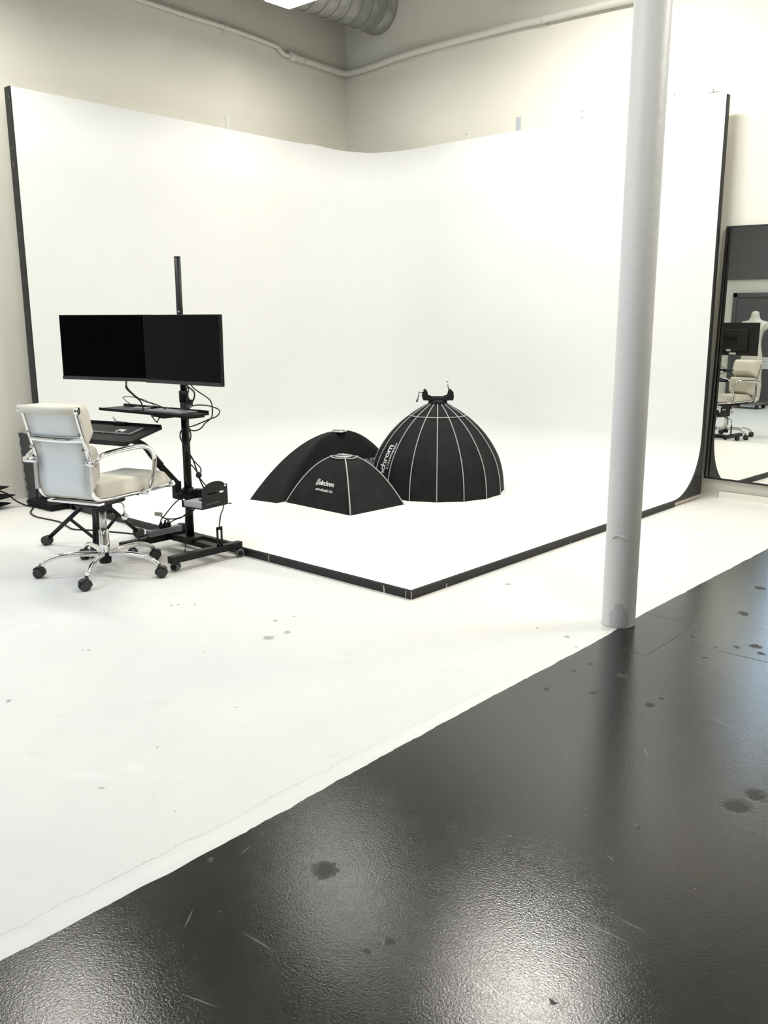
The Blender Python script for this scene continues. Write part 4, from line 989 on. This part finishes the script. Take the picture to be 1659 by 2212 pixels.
# stack of folded black plates at the foot of the cyclorama
for k in range(5):
    o = MB().box((-.19, -.075, 0), (.19, .075, .010), bev=.003).build('flat_panel', M_BLACKP); o.location = (.375+random.uniform(-.008, .008), -3.918+random.uniform(-.006, .006), .001+k*.0115); o.rotation_euler = (0, 0, R(2+random.uniform(-2, 2)))
    tag(o, ['lowest', 'second lowest', 'middle', 'second highest', 'topmost'][k]+' of five thin black panels stacked at the cyclorama end', 'panel', 'thin black panels by the cyclorama')
# three pointed black bags
for k, (tip, zc, hh) in enumerate((((.150, -4.110), .036, .036), ((.185, -4.085), .104, .036), ((.150, -4.115), .172, .036))):
    t = MB(); Lb, Wb = .30, .105; rows = []
    for i in range(21):
        u = i/20*2-1; sc = max(1e-3, (1-abs(u)**1.7)); row = []
        for j in range(16):
            a = 2*math.pi*j/16; row.append((Wb*sc**.6*math.cos(a), u*Lb, hh*sc*math.sin(a)))
        rows.append(row)
    t.grid(rows, True, True); t._f([v for v in t.bm.verts[:16]][::-1]); t._f([v for v in t.bm.verts[-16:]])
    o = t.build('sandbag', M_BAG); o.location = (tip[0]-.05, tip[1]-Lb*.98, zc); o.rotation_euler = (0, 0, R(-9)); tag(o, ['bottom', 'middle', 'top'][k]+' black pointed bag of the pile by the left wall', 'bag', 'pointed black bags by the left wall')
pts = [(.13, -4.22, .155), (.14, -4.14, .115), (.16, -4.08, .05), (.20, -4.02, .008), (.30, -4.01, .005), (.369, -4.05, .005), (.50, -4.13, .005), (.676, -4.17, .005), (.95, -4.143, .005), (1.15, -4.18, .005), (1.277, -4.198, .005), (1.407, -4.122, .005), (1.754, -3.985, .005), (1.95, -4.02, .005), (2.12, -4.20, .03), (2.19, -4.25, .10), (2.235, -4.24, .12), (2.235, -4.21, .122)]
P0 = Vector(pts[0]); o = MB().tube(spline([Vector(p)-P0 for p in pts], 8), .0065, 8).build('extension_cable', M_CABLE); o.location = P0; tag(o, 'black extension cable running over the floor from the bags to the power strip', 'cable')

# ------------------------------------------------------------------ mannequin on its trolley (seen in the mirror)
MX, MY = .73, -9.95
dl = empty('trolley', (MX, MY, 0)); tag(dl, 'low grey wheeled board under the headless mannequin', 'trolley')
MB().box((-.30, -.22, .085), (.30, .22, .115), bev=.004).build('board', M_BOARD, dl)
for sx in (-1, 1):
    for sy in (-1, 1):
        t = MB(); t.lathe([(.01, -.014), (.036, -.014), (.038, 0), (.036, .014), (.01, .014)], 18, axes((sx*.24, sy*.17, .038), (1, 0, 0), (0, 0, 1), (0, 1, 0))); t.box((sx*.24-.02, sy*.17-.02, .06), (sx*.24+.02, sy*.17+.02, .086)); t.build('caster', M_RUB, dl)
mn = empty('mannequin', (MX, MY, .115)); tag(mn, 'cream headless full-body mannequin standing on a trolley, seen in the mirror', 'mannequin')
me = bpy.data.meshes.new('body'); bm = bmesh.new(); sk = []
def jv(p, r, par=None):
    v = bm.verts.new(p); sk.append(r)
    if par is not None: bm.edges.new((par, v))
    return v
pel = jv((0, 0, .93), (.18, .12)); wst = jv((0, .01, 1.10), (.15, .105), pel); chs = jv((0, .015, 1.30), (.20, .125), wst); uch = jv((0, 0, 1.43), (.19, .11), chs); nb = jv((0, -.005, 1.535), (.105, .085), uch); nk = jv((0, .005, 1.63), (.078, .075), nb); nt_ = jv((0, .014, 1.715), (.077, .076), nk)
for sx in (-1, 1):
    sh_ = jv((sx*.20, -.005, 1.445), (.085, .085), uch); jv((sx*.255, -.005, 1.385), (.06, .065), sh_)
    hp = jv((sx*.11, 0, .84), (.105, .115), pel); th_ = jv((sx*.13, .01, .66), (.088, .095), hp); kn = jv((sx*.145, .02, .49), (.067, .07), th_); cf = jv((sx*.155, -.015, .36), (.07, .074), kn); an = jv((sx*.165, -.02, .09), (.043, .047), cf); hl = jv((sx*.168, .0, .035), (.036, .032), an); jv((sx*.18, .13, .022), (.036, .018), hl)
bm.verts.ensure_lookup_table(); lay = bm.verts.layers.skin.verify()
for v, r_ in zip(bm.verts, sk): v[lay].radius = r_
bm.verts[0][lay].use_root = True
bm.to_mesh(me); bm.free(); me.materials.append(M_CREAM)
bo_ = bpy.data.objects.new('body', me); COL.objects.link(bo_); bo_.parent = mn
q = bo_.modifiers.new('skin', 'SKIN'); q.use_smooth_shade = True
q = bo_.modifiers.new('subsurf', 'SUBSURF'); q.levels = 2; q.render_levels = 2
